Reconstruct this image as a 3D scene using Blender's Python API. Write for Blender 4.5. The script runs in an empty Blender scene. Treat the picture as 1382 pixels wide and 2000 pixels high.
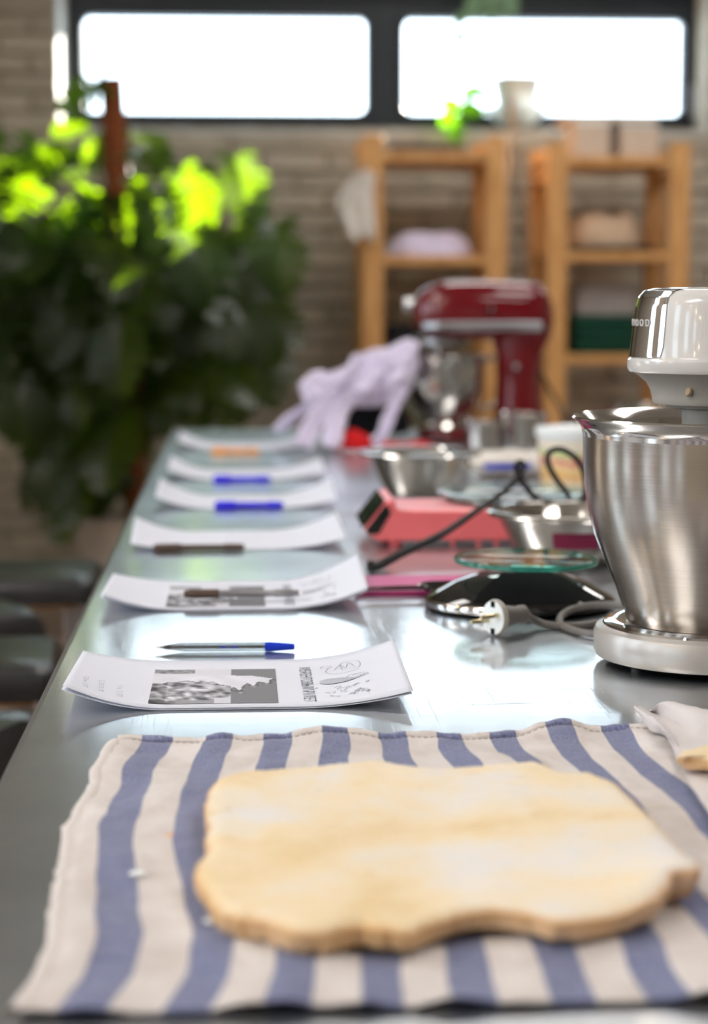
import bpy, math, random
from mathutils import Vector, Matrix, noise, Euler
R_ = random.Random(7)
C = bpy.context.scene.collection
S = bpy.context.scene
# ------------------------------------------------------------------ camera
FPX = 3800.0
CAM = Vector((0, 0, 1.215))
PITCH, YAW = math.atan(430/FPX), math.atan(225/FPX*math.cos(math.atan(430/FPX)))
FW = Vector((math.sin(YAW)*math.cos(PITCH), math.cos(YAW)*math.cos(PITCH), -math.sin(PITCH)))
RT = Vector((math.cos(YAW), -math.sin(YAW), 0))
UP = RT.cross(FW)
cam = bpy.data.cameras.new('camera'); camo = bpy.data.objects.new('camera', cam); C.objects.link(camo)
camo.matrix_world = Matrix(((RT.x, UP.x, -FW.x, CAM.x), (RT.y, UP.y, -FW.y, CAM.y), (RT.z, UP.z, -FW.z, CAM.z), (0, 0, 0, 1)))
cam.sensor_fit = 'VERTICAL'; cam.sensor_height = 36; cam.lens = FPX/2000*36
cam.dof.use_dof = True; cam.dof.focus_distance = 1.66; cam.dof.aperture_fstop = 4.1
cam.clip_start = .05; cam.clip_end = 100
S.camera = camo
# ------------------------------------------------------------------ light
w = bpy.data.worlds.new('world'); S.world = w; w.use_nodes = True
w.node_tree.nodes['Background'].inputs[0].default_value = (.74, .89, 1.0, 1)
w.node_tree.nodes['Background'].inputs[1].default_value = 7.0
SUN_STRENGTH = 46.0
sl = bpy.data.lights.new('sun', 'SUN'); sl.energy = SUN_STRENGTH; sl.angle = .01; sl.color = (1, .93, .82)
so = bpy.data.objects.new('sun', sl); C.objects.link(so)
so.rotation_euler = Vector((-.80, -1.0, -.46)).to_track_quat('-Z', 'Y').to_euler()
FILL_STRENGTH = 12.0  # glow of the added ceiling fill panels
S.view_settings.view_transform = 'Standard'; S.view_settings.look = 'None'
S.view_settings.exposure = 0.0; S.view_settings.gamma = 1.0; S.view_settings.use_curve_mapping = False

def ray(px, py):
    return FW + RT*((px-691)/FPX) - UP*((py-1000)/FPX)
def PZ(px, py, z):
    d = ray(px, py); return CAM + d*((z-CAM.z)/d.z)
def PY(px, py, Y):
    d = ray(px, py); return CAM + d*(Y/d.y)
TT = .870   # table top height
# ------------------------------------------------------------------ materials
def lin(c): return tuple((x/12.92 if x <= .04045 else ((x+.055)/1.055)**2.4) for x in c)
def rgb(h): return lin(tuple(int(h[i:i+2], 16)/255 for i in (0, 2, 4)))
class NT:
    def __init__(s, name):
        s.m = bpy.data.materials.new(name); s.m.use_nodes = True; s.t = s.m.node_tree; s.b = s.t.nodes['Principled BSDF']
    def n(s, typ, **k):
        x = s.t.nodes.new(typ)
        for a, v in k.items():
            if a.startswith('i_'):
                key = a[2:]; key = int(key) if key.isdigit() else key.replace('_', ' ')
                x.inputs[key].default_value = v
            else: setattr(x, a, v)
        return x
    def l(s, a, b): s.t.links.new(a, b)
    def coord(s, which='Object', scale=(1, 1, 1), rot=(0, 0, 0)):
        tc = s.n('ShaderNodeTexCoord'); mp = s.n('ShaderNodeMapping')
        mp.inputs['Scale'].default_value = scale; mp.inputs['Rotation'].default_value = rot
        s.l(tc.outputs[which], mp.inputs[0]); return mp.outputs[0]
    def noise(s, vec, scale, detail=3, rough=.5):
        x = s.n('ShaderNodeTexNoise'); x.inputs['Scale'].default_value = scale; x.inputs['Detail'].default_value = detail
        x.inputs['Roughness'].default_value = rough; s.l(vec, x.inputs['Vector']); return x.outputs['Fac']
    def ramp(s, fac, stops):
        x = s.n('ShaderNodeValToRGB'); e = x.color_ramp.elements
        while len(e) < len(stops): e.new(.5)
        for i, (p, c) in enumerate(stops):
            e[i].position = p; e[i].color = (*c, 1) if len(c) == 3 else c
        s.l(fac, x.inputs[0]); return x.outputs[0]
    def bump(s, h, strength=.3, dist=.002):
        x = s.n('ShaderNodeBump'); x.inputs['Strength'].default_value = strength; x.inputs['Distance'].default_value = dist
        s.l(h, x.inputs['Height']); s.l(x.outputs[0], s.b.inputs['Normal']); return x
def M(name, col, rough=.5, metal=0, var=.12, vscale=30, bump=0, bscale=200, bdist=.001, coat=0, trans=0, ior=1.45, sheen=0, stretch=(1, 1, 1), sss=0, translucent=0, tcol=None):
    c = rgb(col) if isinstance(col, str) else col
    t = NT(name); b = t.b
    b.inputs['Roughness'].default_value = rough; b.inputs['Metallic'].default_value = metal
    b.inputs['Coat Weight'].default_value = coat; b.inputs['Transmission Weight'].default_value = trans
    b.inputs['IOR'].default_value = ior; b.inputs['Sheen Weight'].default_value = sheen
    v = t.coord('Object', stretch)
    f = t.noise(v, vscale, 3)
    t.l(t.ramp(f, [(.3, tuple(x*(1-var) for x in c)), (.7, tuple(min(1, x*(1+var)) for x in c))]), b.inputs['Base Color'])
    if bump: t.bump(t.noise(v, bscale, 4), bump, bdist)
    if sss: b.inputs['Subsurface Weight'].default_value = sss; b.inputs['Subsurface Radius'].default_value = (.01, .006, .003)
    if translucent:
        tr = t.n('ShaderNodeBsdfTranslucent'); tr.inputs[0].default_value = (*(rgb(tcol) if tcol else c), 1)
        mx = t.n('ShaderNodeMixShader'); mx.inputs[0].default_value = translucent
        t.l(b.outputs[0], mx.inputs[1]); t.l(tr.outputs[0], mx.inputs[2]); t.l(mx.outputs[0], t.t.nodes['Material Output'].inputs[0])
    return t.m
def steel(name, col='b9b7b2', rough=.22, stretch=(1, 1, 60), bstr=.15, aniso=0):
    t = NT(name); b = t.b; b.inputs['Metallic'].default_value = 1
    v = t.coord('Object', stretch); f = t.noise(v, 12, 5, .7)
    c = rgb(col)
    t.l(t.ramp(f, [(.3, tuple(x*.86 for x in c)), (.7, c)]), b.inputs['Base Color'])
    r = t.n('ShaderNodeMapRange'); r.inputs['To Min'].default_value = rough*.75; r.inputs['To Max'].default_value = rough*1.3
    t.l(f, r.inputs[0]); t.l(r.outputs[0], b.inputs['Roughness'])
    b.inputs['Anisotropic'].default_value = aniso
    if aniso:
        tg = t.n('ShaderNodeTangent', direction_type='RADIAL', axis='Z'); t.l(tg.outputs[0], b.inputs['Tangent']); b.inputs['Anisotropic Rotation'].default_value = .25
    if bstr: t.bump(f, bstr, .0003)
    return t.m
MT = {}
MT['chrome'] = steel('chrome', 'dcdcde', .04, (1, 1, 1), 0)
MT['steel_polished'] = steel('polished_steel', 'c8c4be', .10, (1, 1, 8), .03)
MT['steel_brushed'] = steel('brushed_steel', 'bdb5ac', .25, (1.5, 1.5, 90), .06)
MT['steel_bowl'] = steel('circular_brushed_steel', 'b5aea6', .24, (1.5, 1.5, 90), .05, aniso=.85)
MT['red'] = M('red_enamel', '6c0010', .10, coat=.6, var=.03)
MT['silver_trim'] = steel('silver_trim', 'b0b0b4', .3, (1, 1, 1), 0)
MT['white_plastic'] = M('white_glossy_plastic', 'dad7d4', .16, coat=.5, var=.015)
MT['silver_plastic'] = M('silver_plastic', 'c4bfba', .3, metal=.35, var=.03)
MT['grey_plastic'] = M('grey_plastic', 'b5b1a9', .40, var=.03)
MT['black_gloss'] = M('black_gloss', '060608', .08, coat=.6, var=.1)
MT['black_matte'] = M('black_matte', '050506', .75, var=.2)
MT['black_matte'].node_tree.nodes['Principled BSDF'].inputs['Specular IOR Level'].default_value = .15
MT['black_leather'] = M('black_leather', '323233', .3, var=.15, bump=.2, bscale=260)
MT['rubber'] = M('black_rubber', '161617', .5, var=.1)
MT['grey_rubber'] = M('grey_cable_rubber', '77726f', .45, var=.06)
MT['salmon'] = M('salmon_plastic', 'f4767a', .30, var=.03, coat=.2)
MT['display'] = M('dark_display', '1b2420', .2, var=.1, coat=.5)
MT['wood'] = None
MT['paper'] = M('paper', 'e6e9f5', .75, var=.012, vscale=8, translucent=.12)
MT['ink'] = M('printer_ink', '6a6d7c', .8, var=.25, vscale=500)
MT['ink_light'] = M('faint_printer_ink', 'b4b7c4', .8, var=.15, vscale=400)
MT['blue_cap'] = M('blue_plastic', '1238c8', .3, var=.04)
MT['blue_pen'] = M('deep_blue_plastic', '2a20e0', .35, var=.05)
MT['glass'] = M('clear_glass', 'f4fbfa', .02, trans=1, ior=1.45, var=0)
MT['pen_clear'] = M('clear_pen_plastic', 'f2f5f8', .06, trans=.95, ior=1.4, var=0)
MT['glass_green'] = M('green_glass_edge', '35a58f', .1, trans=.6, ior=1.45, var=.02)
MT['glass_plate'] = M('pale_glass_plate', 'cfe6e4', .04, trans=.85, ior=1.5, var=.02)
MT['frosted'] = M('frosted_white_glass', 'e6eef0', .35, trans=.5, var=.02)
MT['tub'] = M('white_tub_plastic', 'eef2f2', .3, var=.02, coat=.2)
MT['magenta'] = M('magenta_card', 'c22a7c', .4, var=.06)
MT['wine'] = M('wine_red', '7d1440', .5, var=.05)
MT['lilac'] = M('lilac_cotton', 'dcd3ec', .85, var=.05, bump=.2, bscale=500, sheen=.3)
MT['white_cloth'] = M('white_cotton', 'e0dad2', .9, var=.05, bump=.2, bscale=400)
MT['beige_cloth'] = M('beige_linen', 'bfa58a', .9, var=.08, bump=.3, bscale=300)
MT['black_cloth'] = M('black_cotton', '0c0c0f', .9, var=.2)
MT['linen'] = M('grey_white_linen', '9c938e', .9, var=.06, bump=.2, bscale=300)
MT['leaf_pale'] = M('pale_hanging_leaf', '6f8c6a', .5, var=.15, vscale=8, translucent=.2)
MT['green_cloth'] = M('dark_green_cotton', '013a2a', .9, var=.15, bump=.2, bscale=300)
MT['red_cloth'] = M('bright_red_cloth', 'd40c14', .8, var=.12)
MT['parchment'] = M('baking_parchment', 'e6e0e0', .5, var=.03, translucent=.15, bump=.1, bscale=60, bdist=.002)
MT['frame'] = M('backlit_window_frame', '232c36', .4, var=.08)  # darkness of the backlit frame is put into the colour
MT['ceramic'] = M('white_ceramic', 'd9dedc', .25, var=.03, coat=.3)
MT['planter'] = M('pale_planter', 'b9aea4', .6, var=.08)
MT['moss'] = M('coir_pole', '7a3f1e', .95, var=.35, vscale=60, bump=.8, bscale=90, bdist=.01)
MT['stem'] = M('green_stem', '2c4a12', .5, var=.2)
MT['soil'] = M('soil', '2a1c12', 1, var=.3, bump=.5)
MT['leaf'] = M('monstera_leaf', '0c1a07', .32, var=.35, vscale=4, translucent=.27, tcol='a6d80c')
MT['leaf_light'] = M('vine_leaf', '6fae12', .4, var=.2, vscale=8, translucent=.55)
MT['ceiling'] = M('ceiling_paint', 'c4c0b8', .9, var=.04, vscale=3)
MT['side_wall'] = M('side_wall_paint', 'b5aca0', .9, var=.08, vscale=3)
MT['cardboard'] = M('pale_cardboard', 'd0bca8', .8, var=.08)
MT['orange'] = M('orange_lacquer', 'e79a40', .35, var=.15, vscale=60)
MT['brown_dark'] = M('brown_grip', '54433a', .5, var=.15)
MT['brass'] = steel('brass_pin', 'cdbf9a', .2, (1, 1, 1), 0)
MT['pink_curtain'] = M('pink_curtain', 'e8a9a4', .9, var=.06, translucent=.5)

def schlick(t, f0):
    lw = t.n('ShaderNodeLayerWeight'); lw.inputs[0].default_value = .5
    p = t.n('ShaderNodeMath', operation='POWER'); t.l(lw.outputs['Facing'], p.inputs[0]); p.inputs[1].default_value = 5
    m = t.n('ShaderNodeMath', operation='MULTIPLY_ADD'); t.l(p.outputs[0], m.inputs[0]); m.inputs[1].default_value = 1-f0; m.inputs[2].default_value = f0; return m.outputs[0]
def paneglass():
    t = NT('thin_window_glass'); tr = t.n('ShaderNodeBsdfTransparent'); gl = t.n('ShaderNodeBsdfGlossy'); gl.inputs['Roughness'].default_value = .02
    mx = t.n('ShaderNodeMixShader')
    t.l(schlick(t, .03), mx.inputs[0]); t.l(tr.outputs[0], mx.inputs[1]); t.l(gl.outputs[0], mx.inputs[2]); t.l(mx.outputs[0], t.t.nodes['Material Output'].inputs[0]); return t.m
MT['pane'] = paneglass()
def thin(name, tint, ior, rough=.02):
    t = NT(name); tr = t.n('ShaderNodeBsdfTransparent'); tr.inputs[0].default_value = (*rgb(tint), 1); gl = t.n('ShaderNodeBsdfGlossy'); gl.inputs['Roughness'].default_value = rough
    mx = t.n('ShaderNodeMixShader')
    t.l(schlick(t, .045), mx.inputs[0]); t.l(tr.outputs[0], mx.inputs[1]); t.l(gl.outputs[0], mx.inputs[2]); t.l(mx.outputs[0], t.t.nodes['Material Output'].inputs[0]); return t.m
MT['glass_plate'] = thin('clear_glass_plate', 'f0faf8', 1.5)
MT['glass'] = thin('clear_thin_glass', 'f6fbfa', 1.45)
def wood():
    t = NT('pine_wood'); b = t.b; b.inputs['Roughness'].default_value = .5
    v = t.coord('Object', (6, 6, .6)); f = t.noise(v, 9, 5, .6)
    t.l(t.ramp(f, [(.3, rgb('b07a42')), (.5, rgb('cf9a5c')), (.75, rgb('ddb077'))]), b.inputs['Base Color'])
    t.bump(f, .15, .001); return t.m
MT['wood'] = wood()
def brickmat():
    t = NT('painted_brick'); b = t.b; b.inputs['Roughness'].default_value = .75
    v = t.coord('Generated', (1, 1, 1)); oi = t.n('ShaderNodeObjectInfo')
    g = t.coord('Object', (1, 1, 1)); f = t.noise(g, 22, 5, .6)
    c = t.ramp(f, [(.25, rgb('b0a694')), (.5, rgb('d2c9b8')), (.8, rgb('e2dbcc'))])
    mx = t.n('ShaderNodeMix', data_type='RGBA', blend_type='MULTIPLY'); mx.inputs[0].default_value = 1
    rr = t.ramp(oi.outputs['Random'], [(0, (.72, .72, .72)), (1, (1, 1, 1))])
    t.l(c, mx.inputs[6]); t.l(rr, mx.inputs[7]); t.l(mx.outputs[2], b.inputs['Base Color'])
    t.bump(t.noise(g, 60, 5, .6), .5, .006); return t.m
MT['brick'] = brickmat()
MT['mortar'] = M('painted_mortar', 'aaa191', .85, var=.15, vscale=12, bump=.5, bscale=50, bdist=.006)
MT['plaster'] = M('white_reveal_plaster', 'd6d8d4', .8, var=.05, vscale=10, bump=.5, bscale=30, bdist=.01)
def floormat():
    t = NT('concrete_floor'); b = t.b; b.inputs['Roughness'].default_value = .45
    v = t.coord('Object'); f = t.noise(v, 2.2, 6, .6)
    t.l(t.ramp(f, [(.3, rgb('8b7a70')), (.7, rgb('ab9a8f'))]), b.inputs['Base Color'])
    t.bump(t.noise(v, 40, 4), .15, .003); return t.m
MT['floor'] = floormat()
def tablemat():
    t = NT('table_stainless_steel'); b = t.b; b.inputs['Metallic'].default_value = 1
    v = t.coord('Object', (1, 1, 1))
    f1 = t.noise(t.coord('Object', (220, 3, 1), (0, 0, .5)), 3, 3, .6)
    f2 = t.noise(t.coord('Object', (260, 4, 1), (0, 0, -.75)), 3, 3, .6)
    f3 = t.noise(t.coord('Object', (4, 200, 1)), 3, 3, .6)
    fb = t.noise(v, 4, 5, .6)
    a = t.n('ShaderNodeMath', operation='MAXIMUM'); t.l(f1, a.inputs[0]); t.l(f2, a.inputs[1])
    a2 = t.n('ShaderNodeMath', operation='MAXIMUM'); t.l(a.outputs[0], a2.inputs[0]); t.l(f3, a2.inputs[1])
    sc = t.n('ShaderNodeMapRange'); t.l(a2.outputs[0], sc.inputs[0])
    sc.inputs['From Min'].default_value = .62; sc.inputs['From Max'].default_value = .78
    sc.inputs['To Min'].default_value = 0; sc.inputs['To Max'].default_value = 1
    r = t.n('ShaderNodeMapRange'); t.l(fb, r.inputs[0]); r.inputs['From Min'].default_value = .3; r.inputs['From Max'].default_value = .7
    r.inputs['To Min'].default_value = .09; r.inputs['To Max'].default_value = .14
    ad = t.n('ShaderNodeMath', operation='MULTIPLY_ADD'); ad.inputs[1].default_value = .16
    t.l(sc.outputs[0], ad.inputs[0]); t.l(r.outputs[0], ad.inputs[2]); t.l(ad.outputs[0], b.inputs['Roughness'])
    t.l(t.ramp(fb, [(.3, rgb('c0bfbf')), (.7, rgb('d6d4d3'))]), b.inputs['Base Color'])
    bp = t.bump(sc.outputs[0], .22, .0002)
    g2 = t.n('ShaderNodeBsdfGlossy'); g2.inputs['Color'].default_value = (*rgb('d2d8de'), 1); g2.inputs['Roughness'].default_value = .35
    mx = t.n('ShaderNodeMixShader'); fm = t.n('ShaderNodeMapRange'); t.l(fb, fm.inputs[0]); fm.inputs['From Min'].default_value = .3; fm.inputs['From Max'].default_value = .7
    fm.inputs['To Min'].default_value = .42; fm.inputs['To Max'].default_value = .56
    t.l(fm.outputs[0], mx.inputs[0]); t.l(b.outputs[0], mx.inputs[1]); t.l(g2.outputs[0], mx.inputs[2]); t.l(mx.outputs[0], t.t.nodes['Material Output'].inputs[0])
    return t.m
MT['table'] = tablemat()

# ------------------------------------------------------------------ mesh helpers
def box(x0, x1, y0, y1, z0, z1):
    V = [(x, y, z) for z in (z0, z1) for y in (y0, y1) for x in (x0, x1)]
    return V, [(0, 2, 3, 1), (4, 5, 7, 6), (0, 1, 5, 4), (2, 6, 7, 3), (0, 4, 6, 2), (1, 3, 7, 5)]
def join(*gs):
    V, F = [], []
    for v, f in gs:
        o = len(V); V += [tuple(p) for p in v]; F += [tuple(i+o for i in q) for q in f]
    return V, F
def xf(g, m):
    return [tuple(m @ Vector(p)) for p in g[0]], g[1]
def lathe(prof, n=48, a0=0, a1=2*math.pi):
    full = abs(a1-a0) > 6.28; V, F = [], []; k = n if full else n+1; L = len(prof)
    for i in range(k):
        a = a0+(a1-a0)*i/n
        for r, z in prof: V.append((r*math.cos(a), r*math.sin(a), z))
    for i in range(n):
        j = (i+1) % k
        for q in range(L-1):
            if prof[q][0] < 1e-6 and prof[q+1][0] < 1e-6: continue
            F.append((i*L+q, j*L+q, j*L+q+1, i*L+q+1))
    return V, F
def catmull(pts, sub=6, closed=False):
    out = []; n = len(pts); P = [Vector(p) for p in pts]
    rng = range(n if closed else n-1)
    for i in rng:
        if closed: a, b, c, d = P[(i-1) % n], P[i], P[(i+1) % n], P[(i+2) % n]
        else: a, b, c, d = P[max(i-1, 0)], P[i], P[i+1], P[min(i+2, n-1)]
        for s in range(sub):
            t = s/sub
            out.append(.5*((2*b)+(c-a)*t+(2*a-5*b+4*c-d)*t*t+(3*b-a-3*c+d)*t**3))
    if not closed: out.append(P[-1])
    return out
def tube(pts, r, n=10, sub=6, cap=True):
    P = catmull(pts, sub) if sub > 1 else [Vector(p) for p in pts]
    V, F = [], []; nrm = None
    for i, p in enumerate(P):
        t = (P[min(i+1, len(P)-1)]-P[max(i-1, 0)]).normalized()
        if nrm is None:
            nrm = t.orthogonal().normalized()
        nrm = (nrm-t*nrm.dot(t)).normalized(); b = t.cross(nrm)
        rr = r(i/(len(P)-1)) if callable(r) else r
        for k in range(n):
            a = 2*math.pi*k/n; V.append(tuple(p+(nrm*math.cos(a)+b*math.sin(a))*rr))
    for i in range(len(P)-1):
        for k in range(n): F.append((i*n+k, i*n+(k+1) % n, (i+1)*n+(k+1) % n, (i+1)*n+k))
    if cap: F.append(tuple(range(n-1, -1, -1))); F.append(tuple((len(P)-1)*n+k for k in range(n)))
    return V, F
def grid(fn, nu, nv):
    V = [tuple(fn(i/nu, j/nv)) for j in range(nv+1) for i in range(nu+1)]
    F = [(j*(nu+1)+i, j*(nu+1)+i+1, (j+1)*(nu+1)+i+1, (j+1)*(nu+1)+i) for j in range(nv) for i in range(nu)]
    return V, F
def prism(poly, z0, z1):     # poly in xy
    n = len(poly); V = [(x, y, z0) for x, y in poly]+[(x, y, z1) for x, y in poly]
    return V, [tuple(range(n-1, -1, -1)), tuple(range(n, 2*n))]+[(i, (i+1) % n, n+(i+1) % n, n+i) for i in range(n)]
def loft(rings, cap=True):   # rings: list of equal length loops
    n = len(rings[0]); V = [tuple(p) for r in rings for p in r]; F = []
    for i in range(len(rings)-1):
        for k in range(n): F.append((i*n+k, i*n+(k+1) % n, (i+1)*n+(k+1) % n, (i+1)*n+k))
    if cap: F.append(tuple(range(n-1, -1, -1))); F.append(tuple((len(rings)-1)*n+k for k in range(n)))
    return V, F
def obj(name, g, mat, parent=None, loc=(0, 0, 0), rot=(0, 0, 0), smooth=True, bevel=0, sub=0, solid=0, seg=2):
    me = bpy.data.meshes.new(name); me.from_pydata(g[0], [], g[1]); me.update()
    if smooth:
        me.polygons.foreach_set('use_smooth', [True]*len(me.polygons))
        try: me.set_sharp_from_angle(angle=math.radians(38))
        except Exception: pass
    o = bpy.data.objects.new(name, me); C.objects.link(o)
    me.materials.append(MT[mat] if isinstance(mat, str) else mat)
    o.location = loc; o.rotation_euler = rot
    if parent: o.parent = parent
    if solid:
        m = o.modifiers.new('solid', 'SOLIDIFY'); m.thickness = solid; m.offset = -1
    if bevel:
        m = o.modifiers.new('bevel', 'BEVEL'); m.width = bevel; m.segments = seg; m.limit_method = 'ANGLE'; m.angle_limit = .6
    if sub:
        m = o.modifiers.new('sub', 'SUBSURF'); m.levels = sub; m.render_levels = sub
    return o
def tag(o, label=None, cat=None, group=None, kind=None):
    if label: o['label'] = label
    if cat: o['category'] = cat
    if group: o['group'] = group
    if kind: o['kind'] = kind
    return o
def thing(name, label, cat, loc=(0, 0, 0), rz=0, group=None):
    o = bpy.data.objects.new(name, None); C.objects.link(o); o.location = loc; o.rotation_euler = (0, 0, rz)
    o.empty_display_size = .05
    return tag(o, label, cat, group)
def dup(root, loc, rz, label):
    r = root.copy(); C.objects.link(r); r.location = loc; r.rotation_euler = (0, 0, rz); r['label'] = label
    for ch in list(root.children):
        c = ch.copy(); C.objects.link(c); c.parent = r
        for g in list(ch.children):
            d = g.copy(); C.objects.link(d); d.parent = c
    return r
def struct(name, g, mat, **k):
    return tag(obj(name, g, mat, smooth=False, **k), kind='structure')
def nz(x, y, z=0., s=1.): return noise.noise(Vector((x*s, y*s, z*s)))

# ================================================================== ROOM
WY = 8.0
x0, x1, y0, y1, H = -2.9, 4.2, -3.2, WY, 3.3
struct('floor', box(x0-.2, x1+.2, y0-.2, y1+.4, -.1, 0), 'floor')
struct('ceiling', box(x0-.2, x1+.2, y0-.2, y1+.4, H, H+.1), 'ceiling')
struct('wall_right', box(x1, x1+.2, y0-.2, y1+.4, 0, H), 'side_wall')
struct('wall_front', box(x0-.2, x1, y0-.2, y0, 0, H), 'side_wall')
# left wall with five tall windows
WC = [-2.1, -.8, .5, 1.8, 3.1]; wh = .34; parts = []; yy = y0
for c in WC:
    parts.append(box(x0-.2, x0, yy, c-wh, 0, H)); parts.append(box(x0-.2, x0, c-wh, c+wh, 0, .75)); parts.append(box(x0-.2, x0, c-wh, c+wh, 2.75, H)); yy = c+wh
parts.append(box(x0-.2, x0, yy, y1+.4, 0, H))
struct('wall_left', join(*parts), 'side_wall')
for i, c in enumerate(WC):
    fr = struct('window_%d' % (i+3), join(box(x0-.15, x0-.09, c-wh, c-wh+.05, .75, 2.75), box(x0-.15, x0-.09, c+wh-.05, c+wh, .75, 2.75),
        box(x0-.15, x0-.09, c-wh+.05, c+wh-.05, .75, .81), box(x0-.15, x0-.09, c-wh+.05, c+wh-.05, 2.69, 2.75), box(x0-.15, x0-.09, c-wh+.05, c+wh-.05, 1.95, 2.0)), 'frame')
    if i in (1, 2, 3):
        obj('blind', grid(lambda u, v: (x0-.08+.012*math.sin(u*40), c-wh+.01+u*(.26 if i != 2 else .34), .75+v*.95), 40, 2), 'pink_curtain', fr)
    p = bpy.data.lights.new('window_portal', 'AREA'); p.shape = 'RECTANGLE'; p.size = 2.0; p.size_y = 2*wh; p.cycles.is_portal = True
    po = bpy.data.objects.new('window_portal', p); C.objects.link(po); po.location = (x0-.18, c, 1.75); po.rotation_euler = (0, -math.pi/2, 0)
# back wall with the wide window
A = PY(112, 0, WY).x; B = PY(1381, 0, WY).x; ZS = PY(700, 250, WY).z; ZT = 2.47; WD = .34
wall = struct('wall_back', join(box(x0-.2, A, WY, WY+WD, 0, H), box(B, x1, WY, WY+WD, 0, H), box(A, B, WY, WY+WD, 0, ZS), box(A, B, WY, WY+WD, ZT, H)), 'mortar')
brs = []
def brick_shape():
    x, y, z = .5, .5, .5; c = .03; V = []; F = []
    V, F = grid(lambda u, v: (u-.5, -.5, v-.5), 1, 1)
    # front face inset + bevel ring + sides
    a = [(-.5+.02, -.5, -.5+.06), (.5-.02, -.5, -.5+.06), (.5-.02, -.5, .5-.06), (-.5+.02, -.5, .5-.06)]
    b = [(-.5, -.1, -.5), (.5, -.1, -.5), (.5, -.1, .5), (-.5, -.1, .5)]
    d = [(-.5, .5, -.5), (.5, .5, -.5), (.5, .5, .5), (-.5, .5, .5)]
    V = a+b+d; F = [(0, 1, 2, 3)]
    for k in range(4):
        j = (k+1) % 4; F.append((4+k, 4+j, j, k)); F.append((8+k, 8+j, 4+j, 4+k))
    return V, F
bme = bpy.data.meshes.new('brick'); g = brick_shape(); bme.from_pydata(g[0], [], g[1]); bme.update(); bme.materials.append(MT['brick'])
stuffV = []; nb = 0
cands = []
CH, BL = .077, .262
row = 0; z = .004
while z+CH < H:
    off = (row % 2)*BL/2; x = -2.0-off
    while x < 3.2:
        a, b = x+.006, x+BL-.006; zc = z+CH/2
        segs = [(a, b)]
        if z+CH > ZS and z < ZT:
            segs = []
            if a < A-.03: segs.append((a, min(b, A)))
            if b > B+.03: segs.append((max(a, B), b))
        for s0, s1 in segs:
            if s1-s0 > .04: cands.append((s0, s1, z, row))
        x += BL
    z += CH; row += 1
tl = A; vis = []
for s0, s1, z, row in cands:
    cx, cz = (s0+s1)/2, z+CH/2
    px = 466+cx*3800/8; py = 570-(cz-1.215)*3800/8
    if -60 < px < 1440 and -20 < py < 1130 and not (px > 330 and py > 850): vis.append((s0, s1, z))
    else: stuffV.append((s0, s1, z))
vis = vis[:300]
print('bricks', len(vis), len(stuffV))
for s0, s1, z in vis:
    o = bpy.data.objects.new('brick', bme); C.objects.link(o); o.parent = wall
    pr = .014+R_.random()*.012
    o.scale = (s1-s0, pr*2, CH-.011+R_.uniform(-.002, .002)); o.location = ((s0+s1)/2+R_.uniform(-.002, .002), WY, z+CH/2+R_.uniform(-.002, .002))
    o.rotation_euler = (0, R_.uniform(-.006, .006), R_.uniform(-.012, .012))
gs = [xf(brick_shape(), Matrix.Translation(((s0+s1)/2, WY, z+CH/2)) @ Matrix.Diagonal((s1-s0, .036, CH-.012, 1))) for s0, s1, z in stuffV]
tag(obj('brickwork', join(*gs), 'brick', wall, smooth=False), kind='stuff')
# window set deep in the opening
FY = WY+.20
fx0 = PY(131, 100, FY).x; fx1 = PY(1364, 100, FY).x
gx = [PY(p, 100, FY).x for p in (165, 713, 790, 1331)]
gz0, gz1 = PY(700, 221, FY).z, PY(700, 37, FY).z
fz0, fz1 = ZS-.03, ZT
wf = struct('window_1', join(box(fx0-.02, gx[0], FY, FY+.07, fz0, fz1), box(gx[1], gx[2], FY, FY+.07, fz0, fz1), box(gx[3], fx1+.02, FY, FY+.07, fz0, fz1),
    box(gx[0], gx[1], FY, FY+.07, fz0, gz0), box(gx[2], gx[3], FY, FY+.07, fz0, gz0), box(gx[0], gx[1], FY, FY+.07, gz1, fz1), box(gx[2], gx[3], FY, FY+.07, gz1, fz1)), 'frame')
def sash(a, b):
    r = .035; rr = []
    def loop(i, y):
        L = []
        for cx, cz, s in ((b-i-r, gz1-i-r, 0), (a+i+r, gz1-i-r, 1), (a+i+r, gz0+i+r, 2), (b-i-r, gz0+i+r, 3)):
            for k in range(6):
                t = (s+k/5)*math.pi/2; L.append((cx+r*math.cos(t), y, cz+r*math.sin(t)))
        return L
    return loft([loop(-.028, FY-.004), loop(-.024, FY-.016), loop(-.004, FY-.016), loop(0, FY-.006), loop(0, FY+.03), loop(-.028, FY+.03)], cap=False)
for a, b in ((gx[0], gx[1]), (gx[2], gx[3])):
    obj('sash', sash(a, b), 'frame', wf, smooth=False)
    obj('window_pane', box(a-.02, b+.02, FY+.035, FY+.041, gz0-.02, gz1+.02), 'pane', wf, smooth=False)
obj('window_handle', join(box(fx1-.035, fx1-.012, FY-.045, FY-.02, gz0-.02, gz0+.12), box(fx1-.03, fx1-.017, FY-.03, FY, gz0+.09, gz0+.115)), 'silver_trim', wf, bevel=.004)
struct('trim_1', grid(lambda u, v: (A-.01+u*(B-A+.02), WY-.022+v*.24, ZS-.012+.012*nz(u*30, v*3, 1)+(.010 if 0 < v else 0)), 200, 4), 'plaster', solid=.02)
for nm, xa, xb, xc in (('trim_2', A, fx0, A-.16), ('trim_3', B, fx1, B+.12)):
    struct(nm, prism([(xa, WY-.003), (xb, FY+.001), (xb+(-.02 if xb < 0 else .02), FY+.02), (xa+(-.02 if xa < 0 else .02), WY-.003)][::(1 if xa < 0 else -1)], ZS-.01, ZT), 'plaster')
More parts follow.
